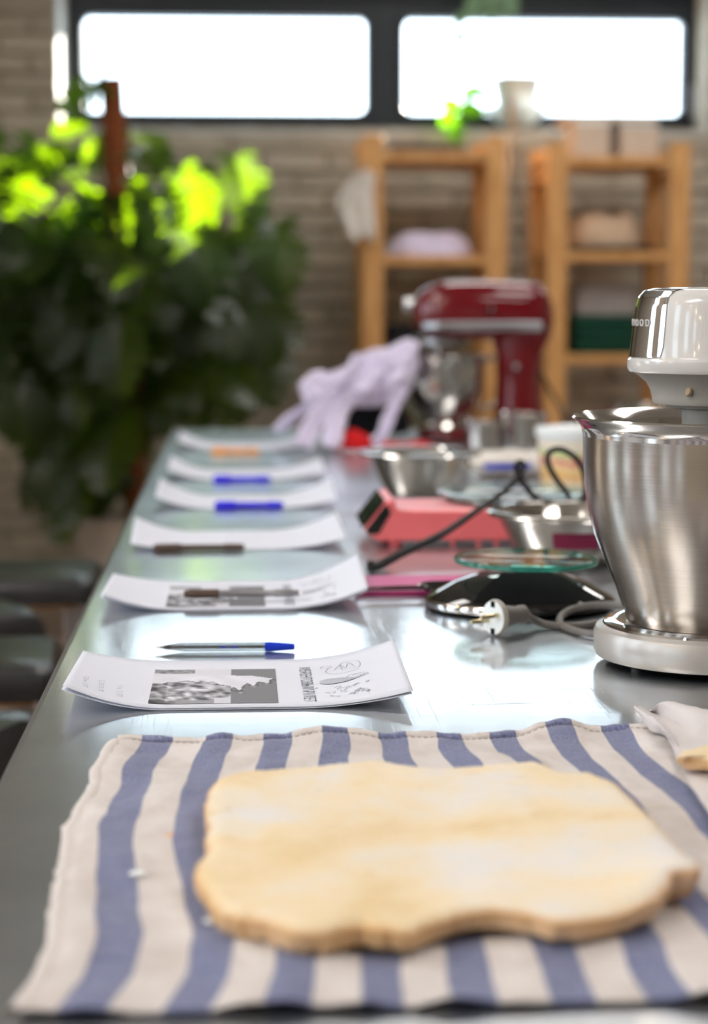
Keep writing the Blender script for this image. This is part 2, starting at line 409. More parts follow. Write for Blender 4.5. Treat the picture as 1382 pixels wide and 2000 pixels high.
p = bpy.data.lights.new('window_portal', 'AREA'); p.shape = 'RECTANGLE'; p.size = gx[3]-gx[0]; p.size_y = .4; p.cycles.is_portal = True
po = bpy.data.objects.new('window_portal', p); C.objects.link(po); po.location = ((gx[0]+gx[3])/2, WY+.33, (gz0+gz1)/2); po.rotation_euler = (-math.pi/2, 0, 0)
struct('baseboard_back', box(x0, x1, WY-.03, WY-.001, 0, .09), 'side_wall')
# added glowing panels that fill the room with light, then the hanging bulbs
def glowmat(name, col, e):
    t = NT(name); t.b.inputs['Emission Color'].default_value = (*col, 1); t.b.inputs['Emission Strength'].default_value = e
    f = t.noise(t.coord(), 5); return t.m
LM = glowmat('added_fill_glow', (1, .965, .93), FILL_STRENGTH); LB = glowmat('bulb_glow', (1, .72, .42), 60)
for i, (x, y) in enumerate([(-1.4, .3), (1.6, .3), (-1.4, 3.0), (1.6, 3.0), (.9, 5.9), (3.0, 5.9)]):
    t = thing('added_fill_panel', 'unseen flat glowing panel added under the ceiling to brighten the room', 'lamp', (x, y, H), 0, 'added ceiling fill panels')
    obj('fill_panel_frame', join(box(-.65, .65, -.35, -.3, -.05, 0), box(-.65, .65, .3, .35, -.05, 0), box(-.65, -.6, -.3, .3, -.05, 0), box(.6, .65, -.3, .3, -.05, 0)), 'silver_trim', t, smooth=False)
    obj('fill_panel_glow', box(-.6, .6, -.3, .3, -.04, -.002), LM, t, smooth=False)
for i in range(7):
    t = thing('pendant_bulb', 'small warm bulb hanging on a black cord from the ceiling', 'lamp', (-1.9, -1.6+i*.7, H), 0, 'warm hanging bulbs')
    obj('cord', tube([(0, 0, 0), (0, 0, -.7)], .004, 6, 1), 'rubber', t)
    obj('bulb', lathe([(0, -.85), (.025, -.845), (.04, -.81), (.035, -.77), (.015, -.73), (.012, -.69), (0, -.69)], 20), LB, t)

# ================================================================== TABLE
EX = PZ(0, 1510, TT).x; EY = 4.93
TX1 = EX+1.35; TY0 = .52
t = thing('steel_worktable', 'long stainless steel worktable with a scratched shiny top', 'table', ((EX+TX1)/2, (TY0+EY)/2, 0))
ox, oy = (EX+TX1)/2, (TY0+EY)/2
def L(g): return xf(g, Matrix.Translation((-ox, -oy, 0)))
obj('tabletop', L(box(EX, TX1, TY0, EY, TT-.04, TT)), 'table', t, bevel=.007, seg=3, smooth=False)
for lx in (EX+.12, TX1-.12):
    for ly in (TY0+.12, (TY0+EY)/2, EY-.12):
        obj('leg', L(box(lx-.02, lx+.02, ly-.02, ly+.02, 0, TT-.04)), 'steel_brushed', t, bevel=.004)
obj('lower_shelf', L(box(EX+.14, TX1-.14, TY0+.14, EY-.14, .2, .23)), 'steel_brushed', t, bevel=.004)

# ================================================================== TOWEL
TW0, TW1 = -.098, .47; TF, TB = .900, 1.463
def towel_xy(u, v):
    # u across (0..1), v front->back
    x = TW0+u*(TW1-TW0); y = TF+v*(TB-TF)
    x += -.013*(1-v)**1.5*(1-u)**3 + .011*math.sin(v*7.2+.4)*math.exp(-((u-.12)/.25)**2)*(1-v*.3)
    x += .008*nz(u*3, v*4, 3.3)+.0028*nz(u*9, v*13, 6.6)+.0035*math.sin(v*9+u*4)*u
    x -= .05*max(0, u-.45)*max(0, v-.6)*1.2
    y += .008*nz(u*5+3, v*2, 8.1)+.006*math.sin(u*9)*(v > .5)*0 + (.022*math.exp(-((u-.66)/.10)**2)-.01*max(0, u-.75)*4)*v**3
    return x, y
def towel_z(u, v):
    x, y = towel_xy(u, v)
    z = TT+.0035 + .0045*(nz(u*9, v*6, .5)+.7*nz(u*20, v*12, 1.5)+.3*abs(nz(u*40, v*22, 2.5))) + .0045*max(0, nz(u*6+9, v*3, 5))
    z += .003*math.exp(-((v-.97)/.03)**2)*(.6+.5*nz(u*26, 0, 2)) + .003*math.exp(-((u-.015)/.02)**2)*(1+nz(0, v*30, 2))
    if v < .12: z += .004*(nz(u*14, v*4, 7))
    z = max(z, TT+.0022)
    if x > .27 and v > .7: z = min(z, TT+.0065)
    return min(z, TT+.0082) if .18 < u < .97 and .16 < v < .93 else min(z, TT+.0125)
def towelmat():
    t = NT('striped_cotton_towel'); b = t.b; b.inputs['Roughness'].default_value = .95; b.inputs['Sheen Weight'].default_value = .25
    uv = t.n('ShaderNodeUVMap'); sp = t.n('ShaderNodeSeparateXYZ'); t.l(uv.outputs[0], sp.inputs[0])
    # metres across
    a = t.n('ShaderNodeMath', operation='SUBTRACT'); t.l(sp.outputs[0], a.inputs[0]); a.inputs[1].default_value = .0175
    d = t.n('ShaderNodeMath', operation='DIVIDE'); t.l(a.outputs[0], d.inputs[0]); d.inputs[1].default_value = .0462
    fr = t.n('ShaderNodeMath', operation='FRACT'); t.l(d.outputs[0], fr.inputs[0])
    ls = t.n('ShaderNodeMath', operation='LESS_THAN'); t.l(fr.outputs[0], ls.inputs[0]); ls.inputs[1].default_value = .475
    gt = t.n('ShaderNodeMath', operation='GREATER_THAN'); t.l(a.outputs[0], gt.inputs[0]); gt.inputs[1].default_value = 0
    ml = t.n('ShaderNodeMath', operation='MULTIPLY'); t.l(ls.outputs[0], ml.inputs[0]); t.l(gt.outputs[0], ml.inputs[1])
    f = t.noise(uv.outputs[0], 420, 3, .7); f2 = t.noise(uv.outputs[0], 22, 4, .6)
    blue = t.ramp(f, [(.3, rgb('555a80')), (.60, rgb('767c9f')), (.78, rgb('adb0c4'))])
    whit = t.ramp(f2, [(.3, rgb('c9beb8')), (.7, rgb('dcd6d3'))])
    mx = t.n('ShaderNodeMix', data_type='RGBA'); t.l(ml.outputs[0], mx.inputs[0]); t.l(whit, mx.inputs[6]); t.l(blue, mx.inputs[7])
    t.l(mx.outputs[2], b.inputs['Base Color'])
    w1 = t.noise(uv.outputs[0], 700, 2, .6); w2 = t.noise(uv.outputs[0], 70, 3, .6)
    s = t.n('ShaderNodeMath', operation='MULTIPLY_ADD'); t.l(w2, s.inputs[0]); s.inputs[1].default_value = 2.5; t.l(w1, s.inputs[2])
    t.bump(s.outputs[0], .6, .0014); return t.m
MT['towel'] = towelmat()
def set_uv(o, fn):
    me = o.data; uvl = me.uv_layers.new(name='UVMap')
    for lp in me.loops: uvl.data[lp.index].uv = fn(lp.vertex_index)
NU, NV = 260, 220
g = grid(lambda u, v: (*towel_xy(u, v), towel_z(u, v)), NU, NV)
tw = thing('striped_towel', 'blue and off-white striped kitchen towel spread under the meringue sheet', 'towel', (.18, 1.2, TT))
def Lt(g): return xf(g, Matrix.Translation((-.18, -1.2, -TT)))
o = obj('towel_cloth', Lt(g), 'towel', tw, solid=-.0012); TWM = (TW1-TW0)
set_uv(o, lambda i: ((i % (NU+1))/NU*TWM, (i//(NU+1))/NV*(TB-TF)))
# rolled hem at the back
def hem(u, v):
    a = v*2*math.pi; x, y = towel_xy(u, 1); r = (.0046 if u < .72 else .003)*(1+.4*nz(u*34, 0, 4)); zz = towel_z(u, 1)
    return (x, y+.002+r*1.3*math.cos(a), max(TT+.0012, zz+.0006+r*.8*math.sin(a)))
o = obj('hem', Lt(grid(hem, NU, 10)), 'towel', tw); set_uv(o, lambda i: ((i % (NU+1))/NU*TWM, (i//(NU+1))*.001))
obj('stitching', Lt(join(*[tube([(*towel_xy(u, .9905), towel_z(u, .9905)+.0012), (*towel_xy(u+.006, .9905), towel_z(u+.006, .9905)+.0012)], .00045, 4, 1) for u in [k/110 for k in range(2, 109)]])), 'brown_dark', tw)
def hem2(u, v):
    a = v*2*math.pi; x, y = towel_xy(0, u); r = .0034*(1+.5*nz(u*34, 0, 14)); zz = towel_z(0, u)
    return (x-.001+r*1.4*math.cos(a), y, max(TT+.0012, zz+r*.7*math.sin(a)))
o = obj('hem', Lt(grid(hem2, 160, 10)), 'towel', tw); set_uv(o, lambda i: (.001, .001))
for px, py, s, m_, nm in ((270, 1712, .0042, 'tub', 'crumb'), (333, 1639, .0028, 'orange', 'crumb'), (410, 1805, .003, 'tub', 'crumb')):
    p = PZ(px, py, TT+.006)
    c = [Vector((math.cos(a)*s*(1+.4*R_.random()), math.sin(a)*s*(1+.3*R_.random()), 0)) for a in [k*math.pi/4 for k in range(8)]]
    rings = [[q*.5 for q in c], [q+Vector((0, 0, .0012)) for q in c], [q*.7+Vector((0, 0, .0024)) for q in c], [q*.2+Vector((0, 0, .003)) for q in c]]
    lab = {270: 'pale crumb on the leftmost blue stripe of the towel', 333: 'tiny orange-brown crumb on a white towel stripe left of the meringue', 410: 'pale crumb by the lower left corner of the meringue sheet'}[px]
    tag(obj(nm, loft(rings), 'tub' if m_ == 'tub' else 'orange', None, (p.x, p.y, TT+.0065)), lab, 'crumb')

# ================================================================== MERINGUE
def meringue_mat():
    t = NT('baked_meringue'); b = t.b; b.inputs['Roughness'].default_value = .62
    at = t.n('ShaderNodeAttribute', attribute_name='toast'); v = t.coord('Object', (1, 1, 1))
    f = t.noise(v, 9, 6, .6); f2 = t.noise(v, 40, 5, .7)
    base = t.ramp(f, [(.35, rgb('e2c898')), (.47, rgb('ead6b2')), (.56, rgb('e8dcc8')), (.64, rgb('e2ddd8'))])
    spots = t.ramp(f2, [(.28, rgb('d9ba72')), (.4, (1, 1, 1))])
    m1 = t.n('ShaderNodeMix', data_type='RGBA', blend_type='MULTIPLY'); m1.inputs[0].default_value = .5; t.l(base, m1.inputs[6]); t.l(spots, m1.inputs[7])
    ad = t.n('ShaderNodeMath', operation='MULTIPLY_ADD'); t.l(f2, ad.inputs[0]); ad.inputs[1].default_value = .35; t.l(at.outputs['Fac'], ad.inputs[2])
    edge = t.ramp(ad.outputs[0], [(.45, (0, 0, 0)), (1.25, (1, 1, 1))])
    m2 = t.n('ShaderNodeMix', data_type='RGBA'); t.l(edge, m2.inputs[0]); t.l(m1.outputs[2], m2.inputs[6]); m2.inputs[7].default_value = (*rgb('d9a870'), 1)
    t.l(m2.outputs[2], b.inputs['Base Color'])
    b.inputs['Subsurface Weight'].default_value = .15; b.inputs['Subsurface Radius'].default_value = (.012, .008, .005); b.inputs['Subsurface Scale'].default_value = .5
    r = t.ramp(t.noise(v, 14, 4), [(.5, (.65,)*3), (.7, (.38,)*3)]); t.l(r, b.inputs['Roughness'])
    t.bump(t.noise(t.coord('Object', (1, 2.5, 1)), 45, 6, .65), .55, .003); return t.m
MT['meringue'] = meringue_mat()
def slab(name, label, poly, ztop, thick, loc, lift=None, seed=0, inset=.010, zmin=.8795):
    P = [PZ(px, py, ztop) for px, py in poly]
    B_ = catmull(P, 10, True); n = len(B_)
    c = Vector((sum(p.x for p in B_)/n, sum(p.y for p in B_)/n, ztop))
    lift = lift or (lambda x, y: 0)
    rings = []; toast = []
    BB = []
    for k, p in enumerate(B_):
        d = (p-c); q = p+d.normalized()*(.0022*nz(k*.35, seed, 0)+.0018*nz(k*1.1, seed, 4)); BB.append(q)
    def ztopf(x, y, s):
        z = ztop+lift(x, y)+.0022*nz(x*14, y*14, seed)+.0009*nz(x*50, y*90, seed+3)
        return z-.0035*max(0, (s-.93)/.07)**2
    M_ = 46
    for j in range(1, M_+1):
        s = (j/M_)**.8; ring = []
        for q in BB:
            x = c.x+(q.x-c.x)*s; y = c.y+(q.y-c.y)*s; ring.append((x, y, ztopf(x, y, s)))
        rings.append(ring); toast += [max(0, (s-.93)/.07)**2*.75]*n
    for a, (dz, ins, tt) in enumerate(((.35, .0005, .6), (.62, .0025, .6), (.85, .006, .7), (1.0, inset, .9))):
        ring = []
        for k, q in enumerate(BB):
            d = Vector((q.x-c.x, q.y-c.y, 0)).normalized()
            i_ = ins*(1+.6*nz(k*.25, a, seed)); x, y = q.x-d.x*i_, q.y-d.y*i_
            zt = ztopf(q.x, q.y, 1); zb = zt-thick*(1+.30*nz(k*.18, seed, 9)); z = max(zt+(zb-zt)*dz, zmin+.0003*a)
            ring.append((x, y, z))
        rings.append(ring); toast += [tt]*n
    V, F = loft(rings, cap=False); ci = len(V); V.append((c.x, c.y, ztopf(c.x, c.y, 0))); toast.append(0)
    for k in range(n): F.append((ci, k, (k+1) % n))
    F.append(tuple(range((len(rings)-1)*n, len(rings)*n))[::-1])
    lo = Vector((c.x, c.y, TT+.005))
    V = [(x-lo.x, y-lo.y, z-lo.z) for x, y, z in V]
    o = obj(name, (V, F), 'meringue', None, lo); o.data.attributes.new('toast', 'FLOAT', 'POINT').data.foreach_set('value', toast)
    tag(o, label, 'meringue'); return o
poly = [(400, 1570), (412, 1530), (440, 1508), (475, 1500), (520, 1497), (560, 1495), (620, 1490), (690, 1484), (745, 1481), (800, 1490), (860, 1493), (920, 1491), (985, 1486), (1045, 1483), (1075, 1492), (1100, 1501), (1155, 1502), (1165, 1510), (1195, 1522), (1225, 1545), (1262, 1578), (1290, 1610), (1318, 1645), (1340, 1680), (1366, 1716), (1345, 1722), (1315, 1724), (1295, 1748), (1250, 1768), (1180, 1782), (1090, 1790), (1040, 1777), (960, 1768), (900, 1775), (850, 1790), (800, 1808), (750, 1806), (690, 1800), (640, 1812), (590, 1816), (545, 1805), (500, 1790), (440, 1780), (412, 1755), (405, 1738), (384, 1712), (380, 1690), (392, 1672), (406, 1650), (400, 1632), (406, 1605)]
def lf(x, y):
    c = PZ(1366, 1716, .893); d = math.hypot(x-c.x, y-c.y); return .010*math.exp(-(d/.05)**2)
slab('meringue_sheet', 'large pale golden sheet of baked meringue lying on the striped towel', poly, .8935, .0175, None, lf, 1)
poly2 = [(1324, 1470), (1330, 1463), (1345, 1458), (1382, 1451), (1440, 1446), (1520, 1445), (1600, 1450), (1680, 1460), (1720, 1500), (1700, 1560), (1640, 1570), (1540, 1550), (1460, 1520), (1410, 1494), (1380, 1478), (1350, 1473), (1332, 1473)]
slab('meringue_piece', 'tan piece of baked meringue on the crumpled parchment at the right edge', poly2, .8955, .008, None, None, 5, .004, .8845)
# parchment
rows = [[(1246, 1412, .8725), (1268, 1436, .8765), (1300, 1450, .877), (1335, 1520, .877), (1385, 1600, .877), (1480, 1700, .877), (1660, 1760, .877)],
        [(1243, 1396, .878), (1270, 1425, .8785), (1305, 1446, .878), (1335, 1500, .878), (1395, 1580, .878), (1490, 1660, .878), (1680, 1700, .878)],
        [(1238, 1380, .884), (1272, 1404, .887), (1306, 1438, .887), (1330, 1470, .880), (1390, 1545, .879), (1500, 1610, .879), (1690, 1650, .878)],
        [(1262, 1384, .881), (1286, 1404, .8815), (1316, 1438, .8815), (1338, 1468, .8795), (1400, 1500, .8795), (1500, 1540, .879), (1700, 1580, .878)],
        [(1268, 1390, .8790), (1292, 1402, .8800), (1330, 1425, .8805), (1350, 1448, .880), (1410, 1452, .880), (1500, 1480, .879), (1700, 1500, .878)],
        [(1272, 1388, .884), (1300, 1371, .8935), (1345, 1379, .8935), (1382, 1387, .892), (1430, 1392, .891), (1520, 1405, .889), (1700, 1420, .885)],
        [(1290, 1394, .8730), (1315, 1395, .8735), (1355, 1402, .8735), (1395, 1409, .8735), (1445, 1414, .8735), (1530, 1427, .8735), (1700, 1440, .8735)]]
RW = [catmull([PZ(*p) for p in r], 14) for r in rows]
cols = list(zip(*RW)); cols = [catmull(c, 9) for c in cols]
V = []; F = []; nr = len(cols[0]); pc = PZ(1400, 1500, TT)
for i, c in enumerate(cols):
    for j, p in enumerate(c):
        q = p-Vector((pc.x, pc.y, TT)); k = .0016*nz(p.x*70, p.y*70, 1)+.0012*abs(nz(p.x*120, p.y*120, 3))
        V.append((q.x+.001*nz(p.x*60, p.y*60, 8), q.y, max(.0018 if p.y > 1.52 else .0112, min(q.z+k, .0142) if p.y < 1.50 and i > 45 and j > 10 and j < 40 else q.z+k)))
for i in range(len(cols)-1):
    for j in range(nr-1): F.append((i*nr+j, (i+1)*nr+j, (i+1)*nr+j+1, i*nr+j+1))
tag(obj('parchment_sheet', (V, F), 'parchment', None, (pc.x, pc.y, TT), solid=.0003), 'crumpled white baking parchment at the right edge below the large mixer', 'parchment')

# ================================================================== PAPERS
def paper_z(x, y, cl, cr):       # x in 0..1 across, y 0..1 depth
    l = cl[0]*(1-y)+cl[1]*y; r = cr[0]*(1-y)+cr[1]*y
    return .0006+l*max(0, (.30-x)/.30)**2+r*max(0, (x-.66)/.34)**2
def text_obj(s, size, mat, parent, loc, rot, align='CENTER', ext=.0):
    cu = bpy.data.curves.new('lettering', 'FONT'); cu.body = s; cu.size = size; cu.align_x = align; cu.align_y = 'CENTER'; cu.extrude = ext
    tmp = bpy.data.objects.new('tmp', cu); C.objects.link(tmp); bpy.context.view_layer.update()
    me = bpy.data.meshes.new_from_object(tmp.evaluated_get(bpy.context.evaluated_depsgraph_get()))
    bpy.data.objects.remove(tmp)
    me.materials.clear(); me.materials.append(MT[mat])
    o = bpy.data.objects.new('lettering', me); C.objects.link(o); o.parent = parent; o.location = loc; o.rotation_euler = rot
    return o
def photomat():
    t = NT('printed_photograph'); t.b.inputs['Roughness'].default_value = .8
    a = t.n('ShaderNodeVertexColor', layer_name='print'); f = t.noise(t.coord(), 900, 2)
    mx = t.n('ShaderNodeMix', data_type='RGBA', blend_type='MULTIPLY'); mx.inputs[0].default_value = .25; t.l(a.outputs[0], mx.inputs[6])
    t.l(t.ramp(f, [(.3, (.7, .7, .75)), (.7, (1, 1, 1))]), mx.inputs[7]); t.l(mx.outputs[2], t.b.inputs['Base Color']); return t.m
MT['photo'] = photomat()
def photo_val(u, v):
    # grey picture: gloved hand spreading cream over a filling; u left->right, v front->back
    n1 = nz(u*7, v*5, 2); n2 = nz(u*8, v*9+u*3, 6); n3 = nz(u*19, v*21+u*6, 1)
    right = u > .63
    val = .50 if right else (.62+.2*n1)
    hand_top = .84-.06*u-.5*max(0, u-.8); hand_bot = .56+.1*math.sin(u*5)-.30*max(0, u-.45)+.12*n2
    if right: hand_bot = .42+.65*(u-.63)+.14*n2+.05*math.sin(u*60)
    if not right and v > .8: val = .86
    if hand_bot < v < hand_top and u < .97: val = .88+.05*n1
    elif v <= hand_bot and not right:
        val = .62+.55*n2+.28*n3
        if u < .12: val -= .12
        if v < .10 and u > .2: val = .62
    if not right and u > .50 and v < .16: val = .84
    if v > .87 and u < .33: val = .55+.25*n3
    if right and hand_bot-.10 < v < hand_bot: val = .38+.5*max(0, n3)
    return min(.92, max(.22, val))
def photo_print(parent, X0, X1, Y0, Y1, cl, cr, gz=.0004):
    nu, nv = 110, 60
    def f(u, v):
        x = X0+(X1-X0)*u; y = Y0+(Y1-Y0)*v
        return (x, y, paper_z((x+.145)/.29, (y+.105)/.21, cl, cr)+gz)
    o = obj('photo_print', grid(f, nu, nv), 'photo', parent)
    ca = o.data.color_attributes.new('print', 'FLOAT_COLOR', 'POINT')
    for i in range(len(o.data.vertices)):
        c = photo_val((i % (nu+1))/nu, (i//(nu+1))/nv); c = lin((c*.97, c*.975, c*1.02)); ca.data[i].color = (*c, 1)
def scribbles(parent, seed, det, cl, cr, gz):
    r = random.Random(seed); gs = []
    def zz(x, y): return paper_z((x+.145)/.29, (y+.105)/.21, cl, cr)+gz+.0003
    def curve(pts, w=.00028):
        P = catmull([Vector((x-.004, y, zz(x-.004, y))) for x, y in pts], 5); V = []; F = []
        for i, p in enumerate(P):
            t = (P[min(i+1, len(P)-1)]-P[max(i-1, 0)]); t = Vector((-t.y, t.x, 0)).normalized()*w
            V += [tuple(p-t), tuple(p+t)]
        for i in range(len(P)-1): F.append((2*i, 2*i+1, 2*i+3, 2*i+2))
        return V, F
    # whisk/bowl drawing
    gs.append(curve([(.085, .045), (.082, .03), (.088, .018), (.10, .016), (.112, .022)]))
    gs.append(curve([(.097, .03), (.112, .03), (.112, .058), (.097, .058), (.097, .03)]))
    gs.append(curve([(.090, .034), (.096, .052), (.1, .036), (.104, .056), (.108, .036)]))
    gs.append(curve([(.083, .045), (.078, .05), (.082, .058), (.088, .05), (.083, .045)]))
    for k in range(3): gs.append(curve([(.098+k*.006, -.005+k*.004), (.104+k*.005, .004), (.112+k*.003, -.006), (.106, -.014+k*.003)]))
    for k in range(det):
        x, y = .08+r.random()*.034, -.075+r.random()*.045; a = .0025+r.random()*.003
        gs.append(curve([(x, y), (x+a*r.uniform(-1, 1), y+a), (x+a, y+a*r.uniform(-1, 2)), (x+a*.4, y-a*.6)]))
    o = obj('drawing', join(*gs), 'ink', parent, smooth=False)
    el = [(.081+.0155*math.cos(a)*(1 if math.cos(a) < 0 else 1.1)+.009, -.012+.011*math.sin(a)*(1-.35*math.cos(a))) for a in [k*math.pi/12 for k in range(24)]]
    obj('drawing', ([(x-.004, y, zz(x-.004, y)) for x, y in el], [tuple(range(24))]), 'ink_light', parent, smooth=False)
LBL = {}
def sheet(Xc, Yc, rz, cl, cr, label, group, layers=1, printed=2):
    t = thing('recipe_sheet', label, 'paper', (Xc, Yc, TT+.0004), rz, group)
    for k in range(layers):
        dz = .0009*(layers-1-k); sl_ = .93 if k else 1
        def f(u, v, k=k):
            X = -.145+.29*u; Y = -.105+.21*v
            return (X-(.001*k), Y-.0008*k, paper_z(u, v, cl, cr)*(1-.10*k)+dz-(.0003 if k else 0)+.0002)
        obj('paper_leaf', grid(f, 60, 10), 'paper', t, solid=.00015)
    gz = .0009*(layers-1)+.0006
    if printed >= 1: photo_print(t, -.076, .033, -.090, .058, cl, cr, gz)
    if printed >= 1:
        text_obj('МЕРЕНГОВЫЙ РУЛЕТ', .0143, 'ink', t, (.059, -.014, gz+.0012), (0, 0, -math.pi/2))
        scribbles(t, 5, 16 if printed == 2 else 10, cl, cr, gz)
    if printed == 2:
        for x, st in ((-.101, '1ч 1172с'), (-.116, 'два раз'), (-.129, 'выход')):
            X = (x+.145)/.29
            text_obj(st, .0085, 'ink_light', t, (x, -.070, paper_z(X, .2, cl, cr)+gz+.0012), (0, math.atan(2*cl[0]*max(0, .3-X)/.09/.29), -math.pi/2))
        text_obj('2', .006, 'ink_light', t, (.128, .075, paper_z(.94, .85, cl, cr)+gz+.001), (0, -.25, -math.pi/2))
    return t
Gp = 'printed recipe sheets along the left side of the table'
sheet(-.002, 1.695, 0, (.0205, .0105), (.0125, .0185), 'nearest printed recipe sheet with grey photo and drawings, just behind the towel', Gp, 2, 2)
sheet(-.006, 2.20, 0, (.018, .010), (.022, .032), 'printed recipe sheet with a slim silver pen on it, beside the black glass scale', Gp, 2, 1)
sheet(-.004, 2.70, .02, (.010, .022), (.015, .026), 'third recipe sheet from the front, left of the salmon scale, dark pen at its edge', Gp, 1, 0)
sheet(.010, 3.20, 0, (.020, .030), (.014, .030), 'recipe sheet behind the third one, nearer of the two with a deep blue pen', Gp, 1, 0)
sheet(.012, 3.68, 0, (.020, .028), (.014, .024), 'recipe sheet left of the wide steel bowl, farther of the two with a blue pen', Gp, 1, 0)
sheet(.010, 4.36, 0, (.020, .030), (.012, .026), 'farthest recipe sheet at the end of the table, orange pencil at its edge', Gp, 1, 0)
# pens
def xlathe(prof, n=20): return xf(lathe(prof, n), Matrix.Rotation(math.pi/2, 4, 'Y'))
p = PZ(302, 1274, TT)
t = thing('ballpoint_pen', 'clear ballpoint pen with a bright blue cap end, lying between the two nearest sheets', 'pen', (p.x, p.y, TT+.0048), -.03)
obj('barrel', xlathe([(.0012, .006), (.0036, .020), (.0044, .028), (.0044, .112), (.0030, .112), (.0030, .03), (.0012, .012)], 8), 'pen_clear', t)
obj('ink_tube', xlathe([(0, .008), (.0015, .009), (.0015, .112), (0, .112)], 12), 'black_matte', t)
obj('tip', xlathe([(0, 0), (.0005, .0005), (.0011, .006), (.0013, .010), (0, .0101)], 12), 'silver_trim', t)
obj('cap', xlathe([(0, .106), (.0046, .106), (.0048, .110), (.0030, .1345), (0, .135)], 16), 'blue_cap', t)
o = text_obj('BALL PEN', .0042, 'blue_cap', t, (.072, -.0045, .0006), (math.radians(70), 0, 0))
def pen(px, py, z, length, r, body, tipm, label, gripm=None, rz=0, clear=False, cat='pen', name='ballpoint_pen'):
    p = PZ(px, py, z); t = thing(name, label, cat, (p.x, p.y, z), rz)
    g = gripm or body; R1 = length*.30
    obj('grip', xlathe([(0, .0), (r*.9, .001), (r*1.25, R1*.2), (r*1.25, R1), (r, R1), (0, R1)], 14), g, t)
    obj('barrel', xlathe([(0, R1), (r*.9, R1), (r*.85, length*.75), (r*1.1, length*.78), (r*.9, length*.97), (0, length*.975)], 14), body, t)
    obj('tip', xlathe([(0, length*.97), (r*.4, length*.972), (r*.12, length), (0, length)], 10), tipm, t)
    return t
pen(358, 1160, TT+.0115, .132, .0042, 'silver_trim', 'chrome', 'slim silver pen with a dark grip lying on the second sheet from the front', 'brown_dark', -.02)
pen(298, 1070, TT+.0055, .125, .0045, 'brown_dark', 'chrome', 'dark brown pen at the front edge of the third sheet', 'brown_dark', .035)
pen(418, 987, TT+.007, .112, .006, 'blue_pen', 'blue_pen', 'nearer deep blue marker pen at a sheet edge', 'blue_pen', 0)
pen(415, 936, TT+.007, .107, .006, 'blue_pen', 'blue_pen', 'farther deep blue marker pen at a sheet edge', 'blue_pen', -.02)
pen(412, 881, TT+.006, .105, .006, 'orange', 'wood', 'orange wooden pencil at the front of the farthest sheet', 'orange', 0, cat='pencil', name='pencil')

# ================================================================== LARGE MIXER
mx, my = .437, 1.777
t = thing('large_stand_mixer', 'big white and silver stand mixer cropped by the right edge, steel bowl in front', 'mixer', (mx, my, TT))
def stadium(r, n=64, ext=.30, rn=None):
    L_ = []
    for k in range(n+1):
        a = math.pi/2+math.pi*k/n; L_.append((r*math.cos(a), r*math.sin(a)))
    for k in range(n//2+1):
        a = -math.pi/2+math.pi*k/(n//2); L_.append((ext+r*math.cos(a)*.8, r*math.sin(a)))
    return L_
def sloft(prof, **k):
    return loft([[(x, y, z) for x, y in stadium(r, **k)] for r, z in prof])
obj('base', sloft([(.098, .006), (.1045, .0075), (.1066, .012), (.1066, .029), (.1045, .0335), (.0985, .0365), (.094, .0370)], n=96), 'silver_plastic', t)
obj('base_gap_shade', sloft([(.088, .0), (.096, .006)], n=48), 'black_matte', t)  # black filler in the gap under the base, standing in for its shade
obj('bowl_seat', lathe([(.099, .0355), (.097, .0385), (.088, .0405), (.080, .039), (.076, .0368), (.070, .0362), (0, .0362)], 96), 'chrome', t)
bw = lathe([(0, .0375), (.072, .0375), (.0755, .039), (.077, .043), (.0795, .050), (.0880, .074), (.0985, .0985), (.1078, .1205), (.1145, .146), (.1172, .166), (.1188, .190), (.1192, .2150), (.1202, .2195), (.1235, .2250), (.1288, .2290), (.1292, .2300), (.1280, .2308), (.1228, .2268), (.1190, .2220), (.1178, .2150), (.1172, .19), (.1155, .166), (.106, .122), (.087, .076), (.07, .045), (0, .042)], 160)
o = obj('mixing_bowl', bw, 'steel_bowl', t)
o2 = obj('bowl_rim', lathe([(.1190, .2120), (.12005, .2165), (.1208, .2196), (.1240, .2247), (.1292, .2286), (.1300, .2300), (.1286, .2314), (.1230, .2274), (.1180, .2220), (.1174, .2140)], 160), 'steel_polished', t)
hz0 = .268
def rounded(rbot, rtop):
    return
head = [(.0700, .2715), (.0775, .2720), (.0792, .2750), (.0790, .2830), (.0772, .2850), (.0765, .2870), (.0740, .3100), (.0712, .3330), (.0690, .3400), (.0640, .3455), (.0560, .3475), (.0400, .3490), (.02, .3495)]
obj('head', sloft(head, n=96, ext=.34), 'white_plastic', t)
# chrome nose cap: angular strip of the same section, slightly proud
def nose(u, v):
    prof = [(.0771, .2856), (.0768, .2870), (.0743, .3100), (.0716, .3330), (.0694, .3404), (.0643, .3461), (.0562, .3481), (.0480, .3488)]
    f = v*(len(prof)-1); i = min(int(f), len(prof)-2); k = f-i
    r = prof[i][0]*(1-k)+prof[i+1][0]*k+.0009; z = prof[i][1]*(1-k)+prof[i+1][1]*k
    half = math.radians(8+32*math.sqrt(max(0, 1-(1-min(1, v/.22))**2))+9*max(0, v-.6)/.4)
    a = math.pi+(u*2-1)*half; s_ = .85
    return (r*math.cos(a), r*math.sin(a), z)
obj('nose_cap', grid(nose, 48, 56), 'chrome', t)
